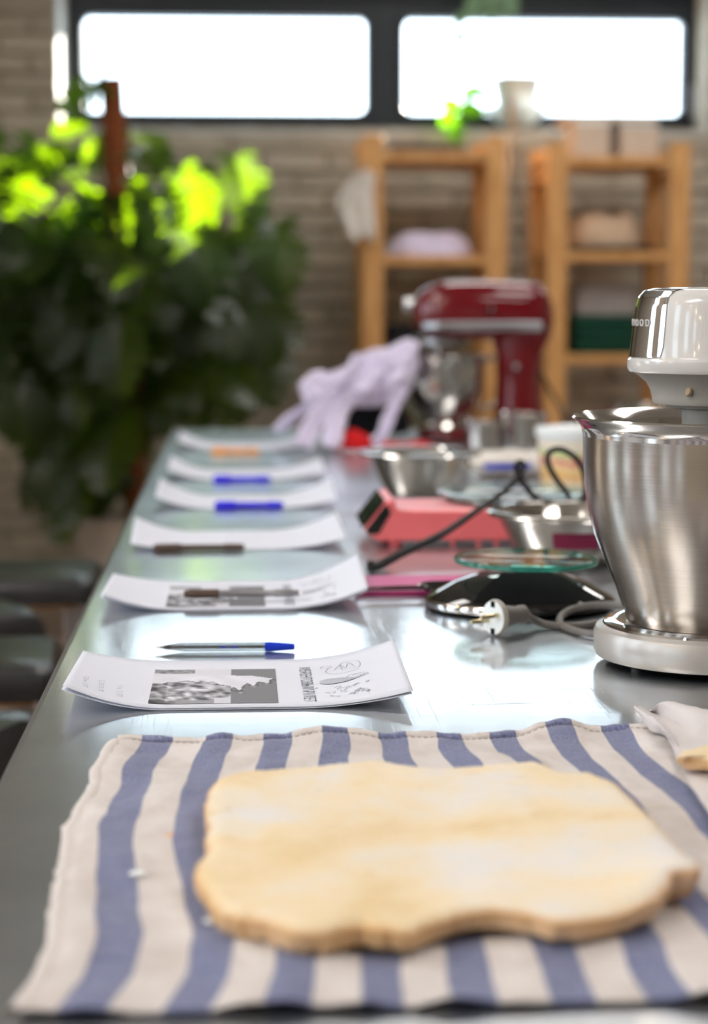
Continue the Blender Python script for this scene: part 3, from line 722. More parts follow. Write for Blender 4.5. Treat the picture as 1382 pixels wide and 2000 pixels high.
# engraved letters wrapped round the nose, read from the left
word = 'KENWOOD'; zc = .3168; rr = .0752
for i, ch in enumerate(word):
    a = math.pi-math.radians(30)+math.radians(10.2)*i
    a = math.pi+math.radians((i-3)*7.6+1)
    o = text_obj(ch, .0088, 'white_plastic', t, (rr*math.cos(a), rr*math.sin(a), zc), (math.pi/2, 0, a+math.pi/2), ext=.0004)
obj('planetary_hub', lathe([(0, .2720), (.0745, .2720), (.0690, .2685), (.0615, .2620), (.0580, .2560), (.0560, .2480), (.0555, .2440), (.0545, .2425), (0, .2425)], 96), 'grey_plastic', t)
obj('hub_notch', xf(lathe([(0, -.001), (.0055, -.001), (.0045, .0015), (0, .002)], 16), Matrix.Translation((-.034, -.0485, .2565)) @ Matrix.Rotation(math.radians(-55), 4, 'Z').to_4x4() @ Matrix.Rotation(math.radians(0), 4, 'X') @ Matrix.Diagonal((.6, 1, 1.0, 1)) @ Matrix.Rotation(math.radians(68), 4, 'X')), 'beige_cloth', t)
obj('hub_ring', lathe([(0, .2418), (.0450, .2418), (.0440, .2395), (.0330, .2375), (0, .2370)], 72), 'grey_plastic', t)
obj('beater_shaft', lathe([(0, .2372), (.0290, .2372), (.0270, .2100), (.0262, .15), (0, .15)], 48), 'grey_plastic', t)
obj('mixer_column', sloft([(.06, .035), (.058, .12), (.062, .22), (.070, .30)], n=40, ext=.06), 'white_plastic', t, loc=(.30, 0, 0))
for a in (150, 210, 265):
    r = .085; obj('foot', lathe([(0, -.0001), (.008, -.0001), (.008, .004), (0, .004)], 16), 'rubber', t, loc=(r*math.cos(math.radians(a)), r*math.sin(math.radians(a)), .0))

# grey cable and plug of the large mixer
pp = PZ(965, 1242, TT); zc = TT+.0187
t = thing('power_plug', 'grey two-pin mains plug with a looped grey cable in front of the black scale', 'plug', (pp.x, pp.y, TT))
dirv = Vector((-1, -.62, .0)).normalized(); ang = math.atan2(dirv.y, dirv.x)
def dl(prof, n=28): return xf(xlathe(prof, n), Matrix.Translation((0, 0, .0187)) @ Matrix.Rotation(ang, 4, 'Z'))
obj('plug_body', dl([(0, -.004), (.0182, -.004), (.0186, -.002), (.0175, .001), (0, .0012)]), 'grey_plastic', t)
obj('plug_face', dl([(0, .0013), (.0172, .0013), (.0168, .0022), (0, .0023)]), 'tub', t)
for s in (-1, 1):
    obj('pin', xf(xlathe([(0, 0), (.0024, 0), (.0024, .0195), (.0015, .022), (0, .0221)], 12), Matrix.Translation((0, 0, .0187)) @ Matrix.Rotation(ang, 4, 'Z') @ Matrix.Translation((.002, s*.0095*.8, s*.0035))), 'brass', t)
    obj('earth_slot', xf(box(.0015, .0028, -.0028, .0028, 0, .006), Matrix.Translation((0, 0, .0187)) @ Matrix.Rotation(ang, 4, 'Z') @ Matrix.Rotation(0 if s > 0 else math.pi, 4, 'X') @ Matrix.Translation((0, 0, .0108))), 'black_matte', t, smooth=False)
obj('strain_relief', dl([(0, -.004), (.013, -.004), (.0115, -.012), (.0085, -.030), (.0095, -.032), (.0095, -.038), (.006, -.042), (0, -.042)]), 'grey_rubber', t)
e = -dirv*.042
cb = [(e.x, e.y, .0180), (e.x+.01, e.y+.012, .010)]
for px, py in ((1075, 1222), (1130, 1222), (1200, 1212)):
    q = PZ(px, py, TT+.004); cb.append((q.x-pp.x, q.y-pp.y, .0042))
for px, py, z in ((1260, 1205, .006), (1250, 1190, .016), (1200, 1182, .016), (1150, 1183, .014), (1112, 1192, .010), (1094, 1206, .007), (1098, 1222, .0045), (1130, 1234, .0042), (1180, 1240, .0042)):
    q = PZ(px, py, TT+z); cb.append((q.x-pp.x, q.y-pp.y, z))
cb.append((.14, .02, .0042)); cb.append((.19, .10, .0042))
obj('cable', tube(cb, .0038, 12, 8), 'grey_rubber', t)

# ================================================================== BLACK SCALE WITH GLASS PLATE
sx, sy = PZ(1018, 1190, TT).x, 2.10
t = thing('kitchen_scale', 'glossy black domed kitchen scale with a round glass weighing plate', 'scale', (sx, sy, TT))
obj('scale_body', xf(lathe([(0, .001), (.098, .001), (.1035, .004), (.1045, .009), (.102, .013), (.090, .020), (.070, .031), (.045, .039), (.02, .042), (0, .0425)], 96), Matrix.Diagonal((1, .82, 1, 1))), 'black_gloss', t)
obj('scale_trim', xf(lathe([(.1046, .004), (.1056, .006), (.1056, .0100), (.1035, .0125)], 60, math.radians(150), math.radians(255)), Matrix.Diagonal((1, .82, 1, 1))), 'chrome', t)
# matte black front patch, shadow of the arched hollow put into its colour
obj('front_panel_shade', xf(lathe([(.0955, .0165), (.080, .0262), (.058, .0362), (.040, .0412), (.034, .0428), (.030, .0425)], 40, math.radians(232), math.radians(322)), Matrix.Diagonal((1.01, .835, 1, 1))), 'black_matte', t)
obj('support_post', lathe([(0, .040), (.012, .040), (.012, .050), (0, .050)], 24), 'black_gloss', t, loc=(.005, 0, 0))
pl = obj('glass_plate', lathe([(0, .0), (.0760, .0), (.0782, .0015), (.0782, .0045), (.0765, .0062), (0, .0062)], 96), 'glass_plate', t, loc=(.006, 0, .0500), rot=(0, .01, 0))
obj('plate_edge', lathe([(.0783, .0006), (.0787, .0012), (.0787, .0048), (.0783, .0054), (.0779, .003)], 96), 'glass_green', pl)

# ================================================================== SALMON SCALE
s0 = PZ(735, 1070, TT); SX0, SY0 = s0.x-.008, 2.615
t = thing('digital_scale', 'salmon pink digital scale with a dark tilted display on its left end', 'scale', (SX0, SY0, TT))
def prof_xz(pts, ya, yb):
    n = len(pts); V = [(x, ya, z) for x, z in pts]+[(x, yb, z) for x, z in pts]
    return V, [tuple(range(n)), tuple(range(2*n-1, n-1, -1))]+[((i+1) % n, i, n+i, n+(i+1) % n) for i in range(n)]
obj('scale_body', prof_xz([(.012, .008), (-.004, .016), (-.008, .024), (.022, .062), (.034, .066), (.034, .052), (.06, .050), (.23, .050), (.245, .044), (.25, .015), (.24, .008)], 0, .16), 'salmon', t, bevel=.005, seg=3, smooth=False)
dpv = prof_xz([(-.0095, .0255), (.0205, .0635), (.0190, .0645), (-.0110, .0265)], .012, .148)
obj('display', dpv, 'display', t, smooth=False)
obj('display', prof_xz([(-.004, .0175), (-.0065, .0245), (.019, .0575), (.0235, .058), (.0275, .046), (.011, .0185)], -.0015, .0005), 'display', t, smooth=False)
for x, y in ((.035, .02), (.22, .02), (.035, .14), (.22, .14)):
    obj('foot', lathe([(0, 0), (.009, 0), (.008, .009), (0, .009)], 18), 'salmon', t, loc=(x, y, 0))
for x in (.11, .145, .17): obj('vent_rib', box(x, x+.006, .006, .012, .001, .009), 'salmon', t, smooth=False)
q = PY(1000, 968, 2.74)
t = thing('glass_dish', 'shallow pale blue glass dish resting on the salmon scale', 'dish', (q.x, 2.740, TT+.0505))
obj('dish_bowl', lathe([(0, 0), (.085, 0), (.100, .006), (.108, .012), (.109, .013), (.107, .0135), (.098, .0085), (.084, .003), (0, .003)], 80), 'glass_plate', t)
obj('black_base_ring', lathe([(.070, -.0004), (.095, .0015), (.098, .0035), (.094, .0025), (.070, 0)], 60), 'black_gloss', t)

# ================================================================== STEEL BOWLS
def bowl(name, label, px, pyrim, Y, R, h, rb, lip=.014, mat='steel_polished'):
    q = PY(px, pyrim, Y); t = thing(name, label, 'bowl', (q.x, Y, TT))
    pr = [(0, .0005), (rb, .0005), (rb+.004, .002), (rb+(R-lip-rb)*.45, h*.30), (R-lip-.004, h*.78), (R-lip, h-.006), (R-lip+.002, h-.003), (R-.004, h-.0055), (R-.001, h-.0045), (R, h-.002), (R-.002, h+.0008), (R-lip*.5, h+.0024), (R-lip+.002, h+.0008), (R-lip-.002, h-.006), (R-lip-.006, h*.78), (rb+(R-lip-rb)*.42, h*.31), (rb, .0025), (0, .0022)]
    obj('bowl_body', lathe(pr, 96), mat, t); return t, q
t, q = bowl('steel_bowl', 'wide-rimmed steel bowl with a wine-red patch, behind the black scale', 1112, 1008, 2.46, .1065, .066, .055)
lab = lathe([(.0778, .026), (.0835, .038), (.0867, .049)], 16, math.radians(246), math.radians(288))
obj('red_patch', lab, 'wine', t)  # wine-red patch curved round the bowl's side
t, q = bowl('steel_bowl', 'wide steel bowl with broad flat rim behind the salmon scale', 817, 882, 3.32, .108, .073, .052, .024)
# handle lip
obj('handle', grid(lambda u, v: (-.10-.035*u, -.03*(1-u*.4)+v*.06*(1-u*.4), .0715+.004*u), 6, 6), 'steel_polished', t, solid=.0015)
for px, py, Y, R, h, lab in ((941, 815, 4.25, .038, .060, 'straight-sided steel baking tin in front of the red mixer column'), (1020, 800, 4.385, .055, .068, 'straight-sided steel baking tin behind the other tin, right of the red mixer')):
    qx = PY(px, py, Y).x; t = thing('baking_tin', lab, 'baking tin', (qx, Y, TT))
    obj('tin_wall', lathe([(0, .0005), (R-.002, .0005), (R, .003), (R, h-.002), (R+.002, h), (R, h+.001), (R-.0015, h-.003), (R-.0015, .002), (0, .002)], 80), 'steel_polished', t)
    obj('rolled_rim', lathe([(R+.0005, h-.003), (R+.003, h-.001), (R+.003, h+.002), (R, h+.003), (R-.0018, h+.001)], 80), 'chrome', t)
# tub
def tubmat():
    t = NT('printed_tub_label'); b = t.b; b.inputs['Roughness'].default_value = .4
    tc = t.n('ShaderNodeTexCoord'); sp = t.n('ShaderNodeSeparateXYZ'); t.l(tc.outputs['Generated'], sp.inputs[0])
    f = t.noise(t.coord('Generated', (5, 5, 2)), 2.2, 2); a = t.n('ShaderNodeMath', operation='MULTIPLY_ADD'); t.l(f, a.inputs[0]); a.inputs[1].default_value = .35; t.l(sp.outputs[2], a.inputs[2])
    t.l(t.ramp(a.outputs[0], [(.0, rgb('e8e0d2')), (.30, rgb('ecd9b8')), (.48, rgb('e8b26a')), (.62, rgb('f0d79c')), (.78, rgb('d67a76')), (.86, rgb('f1dcae')), (.95, rgb('a5c977')), (1.0, rgb('f3e8d4'))]), b.inputs['Base Color']); return t.m
MT['tub_label'] = tubmat()
q = PY(1122, 830, 3.30)
t = thing('plastic_tub', 'white plastic tub with a yellow, red and green printed label, behind the steel bowl', 'tub', (q.x, 3.30, TT))
obj('tub_body', lathe([(0, .001), (.054, .001), (.056, .004), (.063, .105), (.061, .105), (.053, .004), (0, .003)], 64), 'tub', t)
obj('tub_label', lathe([(.0566, .010), (.0632, .094)], 64), 'tub_label', t)
obj('tub_lid', lathe([(0, .112), (.060, .112), (.0675, .115), (.0680, .110), (.0675, .100), (.065, .099)], 64), 'tub', t)
# flour packet
def packet(u, v):
    x = -.085+.17*u; z = 0; a = v*2*math.pi; sx_ = 1-.25*abs(2*u-1)**4
    return (x, math.cos(a)*.05*sx_+.004*nz(u*6, v*6, 2), .026+math.sin(a)*.025*sx_*(1-.4*abs(2*u-1)**3)+.004*nz(u*7, v*5, 9))
q = PZ(1005, 935, TT)
t = thing('paper_packet', 'soft white packet with a blue stripe lying left of the plastic tub', 'packet', (q.x, 3.62, TT), .1)
obj('packet_body', grid(packet, 40, 30), 'white_cloth', t)
obj('blue_stripe', grid(lambda u, v: (-.065+.09*u, -.0505+.001*u-.001, .018+v*.012), 12, 2), 'blue_cap', t)
# magenta booklet + scissors
q0 = PZ(744, 1163, TT); q1 = PZ(960, 1163, TT)
t = thing('notebook', 'thin magenta notebook lying left of the black scale', 'notebook', ((q0.x+q1.x)/2, q0.y+.035, TT))
wv = (q1.x-q0.x)/2
obj('notebook_cover', box(-wv-.03, wv, -.035, .07, .0, .0045), 'magenta', t, bevel=.0012)
obj('notebook_pages', box(-wv-.028, wv-.002, -.033, .068, .0046, .006), 'paper', t, smooth=False)
obj('notebook_cover', box(-wv-.03, wv, -.034, .07, .0061, .0075), 'magenta', t, bevel=.0006)
qs = PZ(830, 1146, TT+.0115)
t = thing('scissors', 'black-handled scissors lying on the magenta notebook', 'scissors', (qs.x, qs.y, TT+.0078), .12)
for s in (-1, 1):
    lp = [(.012+.018*math.cos(a)*1.3+.010, s*.013+.010*math.sin(a), .004) for a in [k*math.pi/6 for k in range(13)]]
    obj('handle', tube(lp, .0028, 8, 2), 'black_gloss', t)
    obj('blade', prism([(-.075, s*.001), (-.0, -s*.005), (.008, s*.006), (-.01, s*.004)], .003+s*.001, .0045+s*.001), 'black_gloss', t, smooth=False, bevel=.0004)
obj('screw', lathe([(0, .0058), (.003, .0058), (.002, .007), (0, .007)], 14), 'chrome', t, loc=(-.006, 0, 0))
# black cable (stiff, looping)
cp = [(721, 1117, 2.375), (740, 1104, 2.385), (790, 1078, 2.41), (860, 1045, 2.45), (920, 1005, 2.50), (965, 975, 2.54), (1000, 945, 2.57), (1018, 922, 2.585), (1022, 908, 2.59), (1015, 903, 2.592), (1008, 910, 2.594), (1012, 930, 2.60), (1030, 955, 2.61), (1052, 976, 2.605), (1100, 981, 2.600), (1138, 978, 2.600), (1143, 940, 2.605), (1132, 905, 2.608), (1110, 884, 2.61), (1090, 877, 2.61), (1072, 884, 2.61), (1070, 905, 2.608), (1085, 935, 2.605), (1106, 962, 2.600), (1122, 990, 2.592), (1200, 1010, 2.592), (1290, 1080, 2.592), (1330, 1118, 2.59), (1420, 1120, 2.62)]
W = [PY(*c) for c in cp]; W = [Vector((p.x, p.y, max(p.z, TT+.0068))) for p in W]; base = Vector((W[0].x, W[0].y, TT))
t = thing('black_cable', 'stiff black power cable looping up in front of the salmon scale', 'cable', base)
obj('cable', tube([tuple(p-base) for p in W], .0042, 12, 8), 'rubber', t)
obj('cable_sleeve', tube([tuple(p-base+Vector((0, -.0004, 0))) for p in W[:5]], lambda k: .0066-.0022*k, 12, 8), 'rubber', t)
obj('plug_end', tube([(0, 0, .0062), (.001, -.004, .013)], .0045, 12, 1), 'black_gloss', t)

# ================================================================== RED MIXER
rc = PY(860, 700, 4.55); ry = 4.55; rx = rc.x
t = thing('red_stand_mixer', 'glossy red stand mixer with a steel bowl at the far end of the table', 'mixer', (rx, ry, TT))
k = 4.55/3800
def RX(px): return (px-860)*k
def RZ(py): return 1.215-(py-570)*k-TT
def ell(x, cz, ry_, rz_, n=28, p=2.6):
    L_ = []
    for i in range(n):
        a = 2*math.pi*i/n; c, s = math.cos(a), math.sin(a)
        L_.append((x, ry_*math.copysign(abs(c)**(2/p), c), cz+rz_*math.copysign(abs(s)**(2/p), s)))
    return L_
def span(x, top, bot, w): return ell(RX(x), (RZ(top)+RZ(bot))/2, w, (RZ(top)-RZ(bot))/2)
obj('mixer_head', loft([span(806, 590, 612, .012), span(811, 580, 636, .028), span(822, 568, 652, .042), (span(840, 557, 660, .054)), span(862, 550, 665, .062), span(900, 547, 666, .066), span(960, 547, 664, .066), span(1020, 549, 663, .064), span(1048, 553, 662, .060), span(1066, 565, 658, .050), span(1076, 590, 648, .034), span(1079, 608, 635, .018)]), 'red', t)
obj('trim_band', grid(lambda u, v: (RX(818+235*u), -(.0665+.002*math.sin(math.pi*u))*(min(1, .62+u*3)) if u < .15 else -.0685, RZ(627+17*v)), 40, 3), 'silver_trim', t, solid=-.002)
obj('attachment_knob', xf(xlathe([(0, -.018), (.013, -.018), (.017, -.014), (.017, .004), (.012, .012), (0, .012)], 28), Matrix.Translation((RX(800), 0, RZ(597)))), 'chrome', t)
obj('attachment_collar', xf(xlathe([(0, 0), (.012, 0), (.014, .01), (0, .01)], 24), Matrix.Translation((RX(805), 0, RZ(600)))), 'black_gloss', t)
obj('planetary_ring', lathe([(0, RZ(655)), (.045, RZ(655)), (.050, RZ(660)), (.050, RZ(672)), (.044, RZ(678)), (0, RZ(678))], 48), 'silver_trim', t, loc=(RX(858), 0, 0))
obj('beater_shaft', lathe([(0, RZ(676)), (.012, RZ(676)), (.012, RZ(720)), (0, RZ(720))], 20), 'steel_polished', t, loc=(RX(858), 0, 0))
col = [[(RX(cx)+w*math.cos(a)*k, d*math.sin(a), RZ(y)) for a in [i*math.pi/12 for i in range(24)]] for cx, w, d, y in ((1018, 62, .045, 650), (1014, 46, .040, 690), (1012, 42, .038, 740), (1014, 48, .042, 800), (1018, 58, .055, 842), (1010, 80, .085, 856))]
obj('column', loft(col), 'red', t)
obj('mixer_base', loft([[(x*s+RX(925), y*s*.95, z) for x, y in [(.105*math.copysign(abs(math.cos(a))**.7, math.cos(a))*1.25, .09*math.copysign(abs(math.sin(a))**.7, math.sin(a))) for a in [i*math.pi/18 for i in range(36)]]] for s, z in ((1, .004), (1.02, .012), (1, .024), (.93, .030))]), 'red', t)
obj('lock_knob', lathe([(0, 0), (.008, 0), (.008, .006), (0, .008)], 18), 'black_gloss', t, loc=(RX(950), -.067, RZ(605)), rot=(math.pi/2, 0, 0))
obj('lock_knob', lathe([(0, 0), (.007, 0), (.007, .006), (0, .008)], 18), 'silver_trim', t, loc=(RX(1003), -.044, RZ(715)), rot=(math.pi/2, 0, 0))
hb = RZ(693)
b_ = obj('mixing_bowl', lathe([(0, .035), (.05, .035), (.056, .045), (.060, .055), (.085, .085), (.098, .12), (.1015, .16), (.102, hb-.004), (.1045, hb), (.102, hb+.001), (.099, hb-.004), (.098, .13), (.08, .09), (0, .06)], 72), 'steel_polished', t, loc=(RX(860), 0, 0))
obj('bowl_foot', lathe([(.05, .030), (.062, .030), (.058, .036), (.052, .05)], 48), 'steel_polished', t, loc=(RX(860), 0, 0))
obj('bowl_handle', tube([(RX(942), 0, RZ(705)), (RX(975), -.005, RZ(700)), (RX(980), -.005, RZ(740)), (RX(968), -.004, RZ(785)), (RX(935), 0, RZ(800))], .006, 10, 8), 'steel_polished', t)
obj('power_cord', tube([(RX(1035), .0, RZ(685)), (RX(1055), .02, RZ(720)), (RX(1080), .02, RZ(765)), (RX(1105), .06, RZ(800)), (RX(1125), .14, .03), (RX(1120), .20, .0062), (RX(1080), .24, .0062)], .0045, 8, 6), 'rubber', t)

# ================================================================== APRON HEAP, BAG, RED CLOTH
def heap(name, pts, mat, label, cat, Y, nx=70, ny=26, depth=.10, amp=.012, seed=0, group=None):
    # pts: (px, top_py, bot_py) silhouette seen from the front; gets real depth
    xs = [p[0] for p in pts]; c0 = PY((xs[0]+xs[-1])/2, 700, Y); loc = Vector((c0.x, Y, TT))
    rings = []
    for i in range(nx+1):
        px = xs[0]+(xs[-1]-xs[0])*i/nx
        j = max(a for a in range(len(xs)-1) if xs[a] <= px+1e-6); f = (px-xs[j])/(xs[j+1]-xs[j]); f = f*f*(3-2*f)*.5+f*.5
        tp = pts[j][1]*(1-f)+pts[j+1][1]*f; bt = pts[j][2]*(1-f)+pts[j+1][2]*f
        T_, B2 = PY(px, tp, Y), PY(px, bt, Y); cz = (T_.z+B2.z)/2-TT; hz = abs(T_.z-B2.z)/2; dd = depth*min(1, .35+2.2*hz/.1*.35)
        ring = []
        for q in range(ny):
            a = 2*math.pi*q/ny; n_ = amp*(nz(i*.06+seed, math.cos(a)*1.3, math.sin(a)*1.3)+.45*nz(i*.10+a*.8, math.cos(a)*3+seed, math.sin(a)*3))
            ring.append((T_.x-loc.x, (dd+n_*1.5)*math.cos(a), max(.0008, cz+(hz+n_*.7)*math.sin(a))))
        rings.append(ring)
    g = loft(rings)
    return g, loc
g, loc = heap('apron', [(588, 752, 768), (594, 738, 786), (608, 730, 806), (628, 724, 818), (650, 722, 806), (672, 712, 800), (700, 700, 806), (730, 688, 794), (752, 682, 788), (772, 674, 780), (798, 668, 770), (812, 676, 730)], 'lilac', '', '', 4.36, nx=110, ny=64, amp=.012, depth=.055)
def crease(g, f1, a1, seed):
    V = []
    for x, y, z in g[0]:
        d = a1*(1-2.6*abs(nz(x*f1*1.2+z*f1*.8, (z-x*.35)*f1*1.9, seed)))+a1*.6*(1-3*abs(nz(x*f1*2.1, (z-x*.3)*f1*3.6, seed+4)))
        V.append((x+d*.25*(1 if x > 0 else -1), y+d*(1 if y > 0 else -1), max(.0008, z+d*.45)))
    return V, g[1]
t = thing('lilac_apron', 'crumpled lilac apron heaped left of the red mixer, its ties hanging down', 'apron', loc)
obj('apron_cloth', crease(g, 9, .013, 3), 'lilac', t)
def strap(pts, w=.011, seed=0):
    P = catmull([PY(px, py, 4.37+dy)-loc for px, py, dy in pts], 10); V = []; F = []; m = 6
    for i, p in enumerate(P):
        tt = (P[min(i+1, len(P)-1)]-P[max(i-1, 0)]).normalized(); s_ = tt.cross(Vector((0, 1, 0))).normalized()
        for k in range(m+1):
            c = (k/m-.5)*2*w*(1+.35*nz(i*.12, seed)); q = p+s_*c+Vector((0, -.007*math.cos(k*2.4+i*.07+seed)-.004*nz(i*.2, k, seed), 0)); V.append((q.x, q.y, max(q.z, .0035+.0008*k)))
    for i in range(len(P)-1):
        for k in range(m): F.append((i*(m+1)+k, i*(m+1)+k+1, (i+1)*(m+1)+k+1, (i+1)*(m+1)+k))
    return V, F
for n_, (pts, w_) in enumerate((([(655, 755, -.06), (625, 778, -.07), (590, 800, -.06), (562, 822, -.05), (540, 842, -.02)], .011), ([(665, 770, -.09), (640, 790, -.11), (618, 818, -.16), (600, 848, -.20), (590, 872, -.23)], .020), ([(690, 775, -.09), (668, 790, -.12), (655, 820, -.16), (650, 850, -.20), (645, 874, -.23)], .022), ([(790, 760, -.09), (772, 790, -.13), (758, 820, -.17), (745, 850, -.21), (728, 866, -.23)], .012))):
    obj('apron_tie', strap(pts, w_, n_*3), 'lilac', t, solid=.0025)
g, loc = heap('', [(612, 815, 836), (640, 790, 842), (670, 775, 850), (720, 765, 852), (760, 765, 850), (785, 780, 848), (798, 820, 842)], '', '', '', 4.47, amp=.006, depth=.045, seed=3)
tag(obj('black_bag', g, 'black_cloth', None, loc), 'soft black bag under the lilac apron', 'bag')
g, loc = heap('', [(654, 865, 880), (668, 846, 882), (690, 838, 884), (715, 848, 886), (735, 862, 884), (790, 866, 882), (830, 862, 880), (850, 870, 878)], '', '', '', 4.22, amp=.007, depth=.04, seed=5)
tag(obj('red_cloth', g, 'red_cloth', None, loc), 'bright red crumpled cloth in front of the black bag', 'cloth')
# far right behind the big mixer
q = PY(1190, 806, 4.7)
t = thing('wine_red_tray', 'low wine-red tray behind the big mixer bowl', 'tray', (q.x+.10, 4.7, TT))
obj('tray_body', join(box(-.13, .16, -.09, .09, 0, .006), box(-.13, .16, -.09, -.083, .006, .05), box(-.13, .16, .083, .09, .006, .05), box(-.13, -.123, -.083, .083, .006, .05), box(.153, .16, -.083, .083, .006, .05)), 'wine', t, bevel=.002)
q = PY(1275, 790, 4.45)
t = thing('glass_bowl', 'clear glass bowl seen just above the rim of the big mixer bowl', 'bowl', (q.x, 4.45, TT))
obj('glass_wall', lathe([(0, 0), (.04, 0), (.075, .04), (.085, .085), (.088, .088), (.083, .086), (.072, .042), (.038, .003), (0, .003)], 64), 'glass', t)

# ================================================================== STOOLS
def rrect(sx_, sy_, r, n=8):
    L_ = []
    for cx, cy, s in ((sx_-r, sy_-r, 0), (-sx_+r, sy_-r, 1), (-sx_+r, -sy_+r, 2), (sx_-r, -sy_+r, 3)):
        for i in range(n+1):
            a = (s+i/n)*math.pi/2; L_.append((cx+r*math.cos(a), cy+r*math.sin(a)))
    return L_
def seat_ring(s, z, droop, r=.05):
    out = []
    for x, y in rrect(.21*s if s > .5 else .21*s, .165*s, r*s):
        dz = -droop*max(0, (abs(x)/.21-.72)/.28)**1.6-.012*(y/.165)**2
        out.append((x, y, z+dz))
    return out
st = thing('bar_stool', 'black padded bar stool farthest along the left side of the table', 'stool', (0, 0, 0), 0, 'bar stools along the left side of the table')
SH = .65
obj('seat', loft([seat_ring(.93, SH-.050, .03), seat_ring(.985, SH-.045, .035), seat_ring(1.0, SH-.030, .035), seat_ring(.985, SH-.012, .035), seat_ring(.95, SH-.003, .032), seat_ring(.85, SH, .02), seat_ring(.5, SH-.002, 0)]), 'black_leather', st)
obj('seat_frame', join(box(-.15, .15, -.12, .12, SH-.075, SH-.0505)), 'wood', st, bevel=.004)
for a in (-1, 1):
    for b in (-1, 1):
        obj('leg', tube([(a*.13, b*.10, SH-.076), (a*.17, b*.145, .0)], .011, 12, 1), 'silver_trim', st)
    obj('stretcher', tube([(a*.157, -.13, .22), (a*.157, .13, .22)], .008, 10, 1), 'silver_trim', st)
obj('footboard', box(-.155, .155, -.155, -.12, .215, .235), 'wood', st, bevel=.003)
obj('footboard', box(-.155, .155, .12, .155, .215, .235), 'wood', st, bevel=.003)
spots = [(215, 1108, 4.05, 0, None), (93, 1192, 3.55, .55, 'second bar stool from the far end, turned at an angle'), (150, 1275, 3.10, .06, 'third bar stool from the far end, beside the second recipe sheet'), (98, 1420, 2.58, -.38, 'nearest black bar stool, its bright curved seat edge at the table side')]
for i, (px, py, Y, rz, lab) in enumerate(spots):
    ex = PY(px, py, Y).x
    hw = .21*abs(math.cos(rz))+.165*abs(math.sin(rz))*.75
    x = ex-hw
    if i == 0: st.location = (x, Y, 0)
    else: dup(st, (x, Y, 0), rz, lab)

# ================================================================== RACKS
def rack(label, pxl, pxr, topy, shelves, Yf=7.3, Yb=7.78, base_z=0):
    xl, xr = PY(pxl, 400, Yf).x, PY(pxr, 400, Yf).x; zt = PY(700, topy, Yf).z; cx = (xl+xr)/2; hw = (xr-xl)/2
    t = thing('wooden_shelf_rack', label, 'shelf rack', (cx, Yf, 0)); pw = .078
    for sx_ in (-1, 1):
        for y in (0, Yb-Yf-.045):
            a = sx_*hw; obj('post', box(min(a, a-sx_*pw), max(a, a-sx_*pw), y, y+.045, 0, zt), 'wood', t, bevel=.004)
        a = sx_*(hw-.02)
        for z in (.12, zt-.14): obj('side_rail', box(a-.012, a+.012, .046, Yb-Yf-.046, z, z+.05), 'wood', t, bevel=.002)
    for z in shelves:
        s = obj('shelf', box(-hw+pw+.002, hw-pw-.002, .004, .03, z-.034, z), 'wood', t, bevel=.002)
        obj('back_rail', box(-hw+pw+.002, hw-pw-.002, Yb-Yf-.034, Yb-Yf-.008, z-.034, z), 'wood', s, bevel=.002)
        n = 5
        for i in range(n):
            ya = .032+i*(Yb-Yf-.068)/n; obj('slat', box(-hw+.02, hw-.02, ya, ya+(Yb-Yf-.068)/n-.012, z-.016, z-.001), 'wood', s, bevel=.0015)
    return t, cx, hw
def rz_(py, Y=7.4): return PY(700, py, Y).z
sh1 = [rz_(299), rz_(500), .93, .48, .12]
sh2 = [rz_(307), rz_(492), rz_(692), .52, .12]
r1, c1, h1 = rack('left wooden shelf rack, behind the red mixer, white cloth hung on its post', 708, 990, 262, sh1)
r2, c2, h2 = rack('right wooden shelf rack holding the dark green cloths', 1068, 1348, 276, sh2)
def folded(cx, Y, z, wx, wy, h, mat, label, layers=3, name='folded_cloth', cat='cloth', group=None, rough=.006, seed=0):
    t = thing(name, label, cat, (cx, Y, z), 0, group) if layers > 1 else None
    for i in range(layers):
        hh = h/layers; z0_ = i*hh
        def rg(s, zz, i=i): return [(x*s*(1-.03*(i % 2)), y*s, zz+rough*.5*nz(x*12, y*12, seed+i)*(1 if zz > .001 else 0)) for x, y in rrect(wx/2, wy/2, min(wx, wy)*.12)]
        g = loft([rg(.95, z0_+.0005), rg(1, z0_+hh*.3), rg(1, z0_+hh*.7), rg(.95, z0_+hh*.98), rg(.5, z0_+hh*.99)])
        if t: obj('fold_layer', g, mat, t)
        else: tag(obj(name, g, mat, None, (cx, Y, z)), label, cat, group); return
    return t
def crumple(name, cx, Y, z, wx, wy, h, mat, label, cat, seed=0, amp=.35):
    rings = []
    N = 40
    for j in range(1, 13):
        a = j/12*math.pi/2*1.0; s = math.sin(a*1.0)**.6; zz = h*math.cos(a)**.8
        rings.append([(wx/2*s*math.cos(q)*(1+amp*.3*nz(math.cos(q)*2, math.sin(q)*2, seed+j*.2)), wy/2*s*math.sin(q)*(1+amp*.3*nz(math.cos(q)*2+5, math.sin(q)*2, seed+j*.2)), max(.0005, zz*(1+amp*nz(s*math.cos(q)*3, s*math.sin(q)*3, seed)))) for q in [k_*2*math.pi/N for k_ in range(N)]])
    return tag(obj(name, loft(rings[::-1]), mat, None, (cx, Y, z)), label, cat)
def X7(px, Y=7.5): return PY(px, 400, Y).x
crumple('lilac_cloth', X7(838), 7.50, sh1[1], .33, .30, .085, 'lilac', 'pale lilac cloth piled on the upper shelf of the left rack', 'cloth', 2)
crumple('black_bundle', X7(788), 7.50, sh1[2], .20, .26, .16, 'black_cloth', 'black rounded bundle on the middle shelf of the left rack', 'bundle', 6, .15)
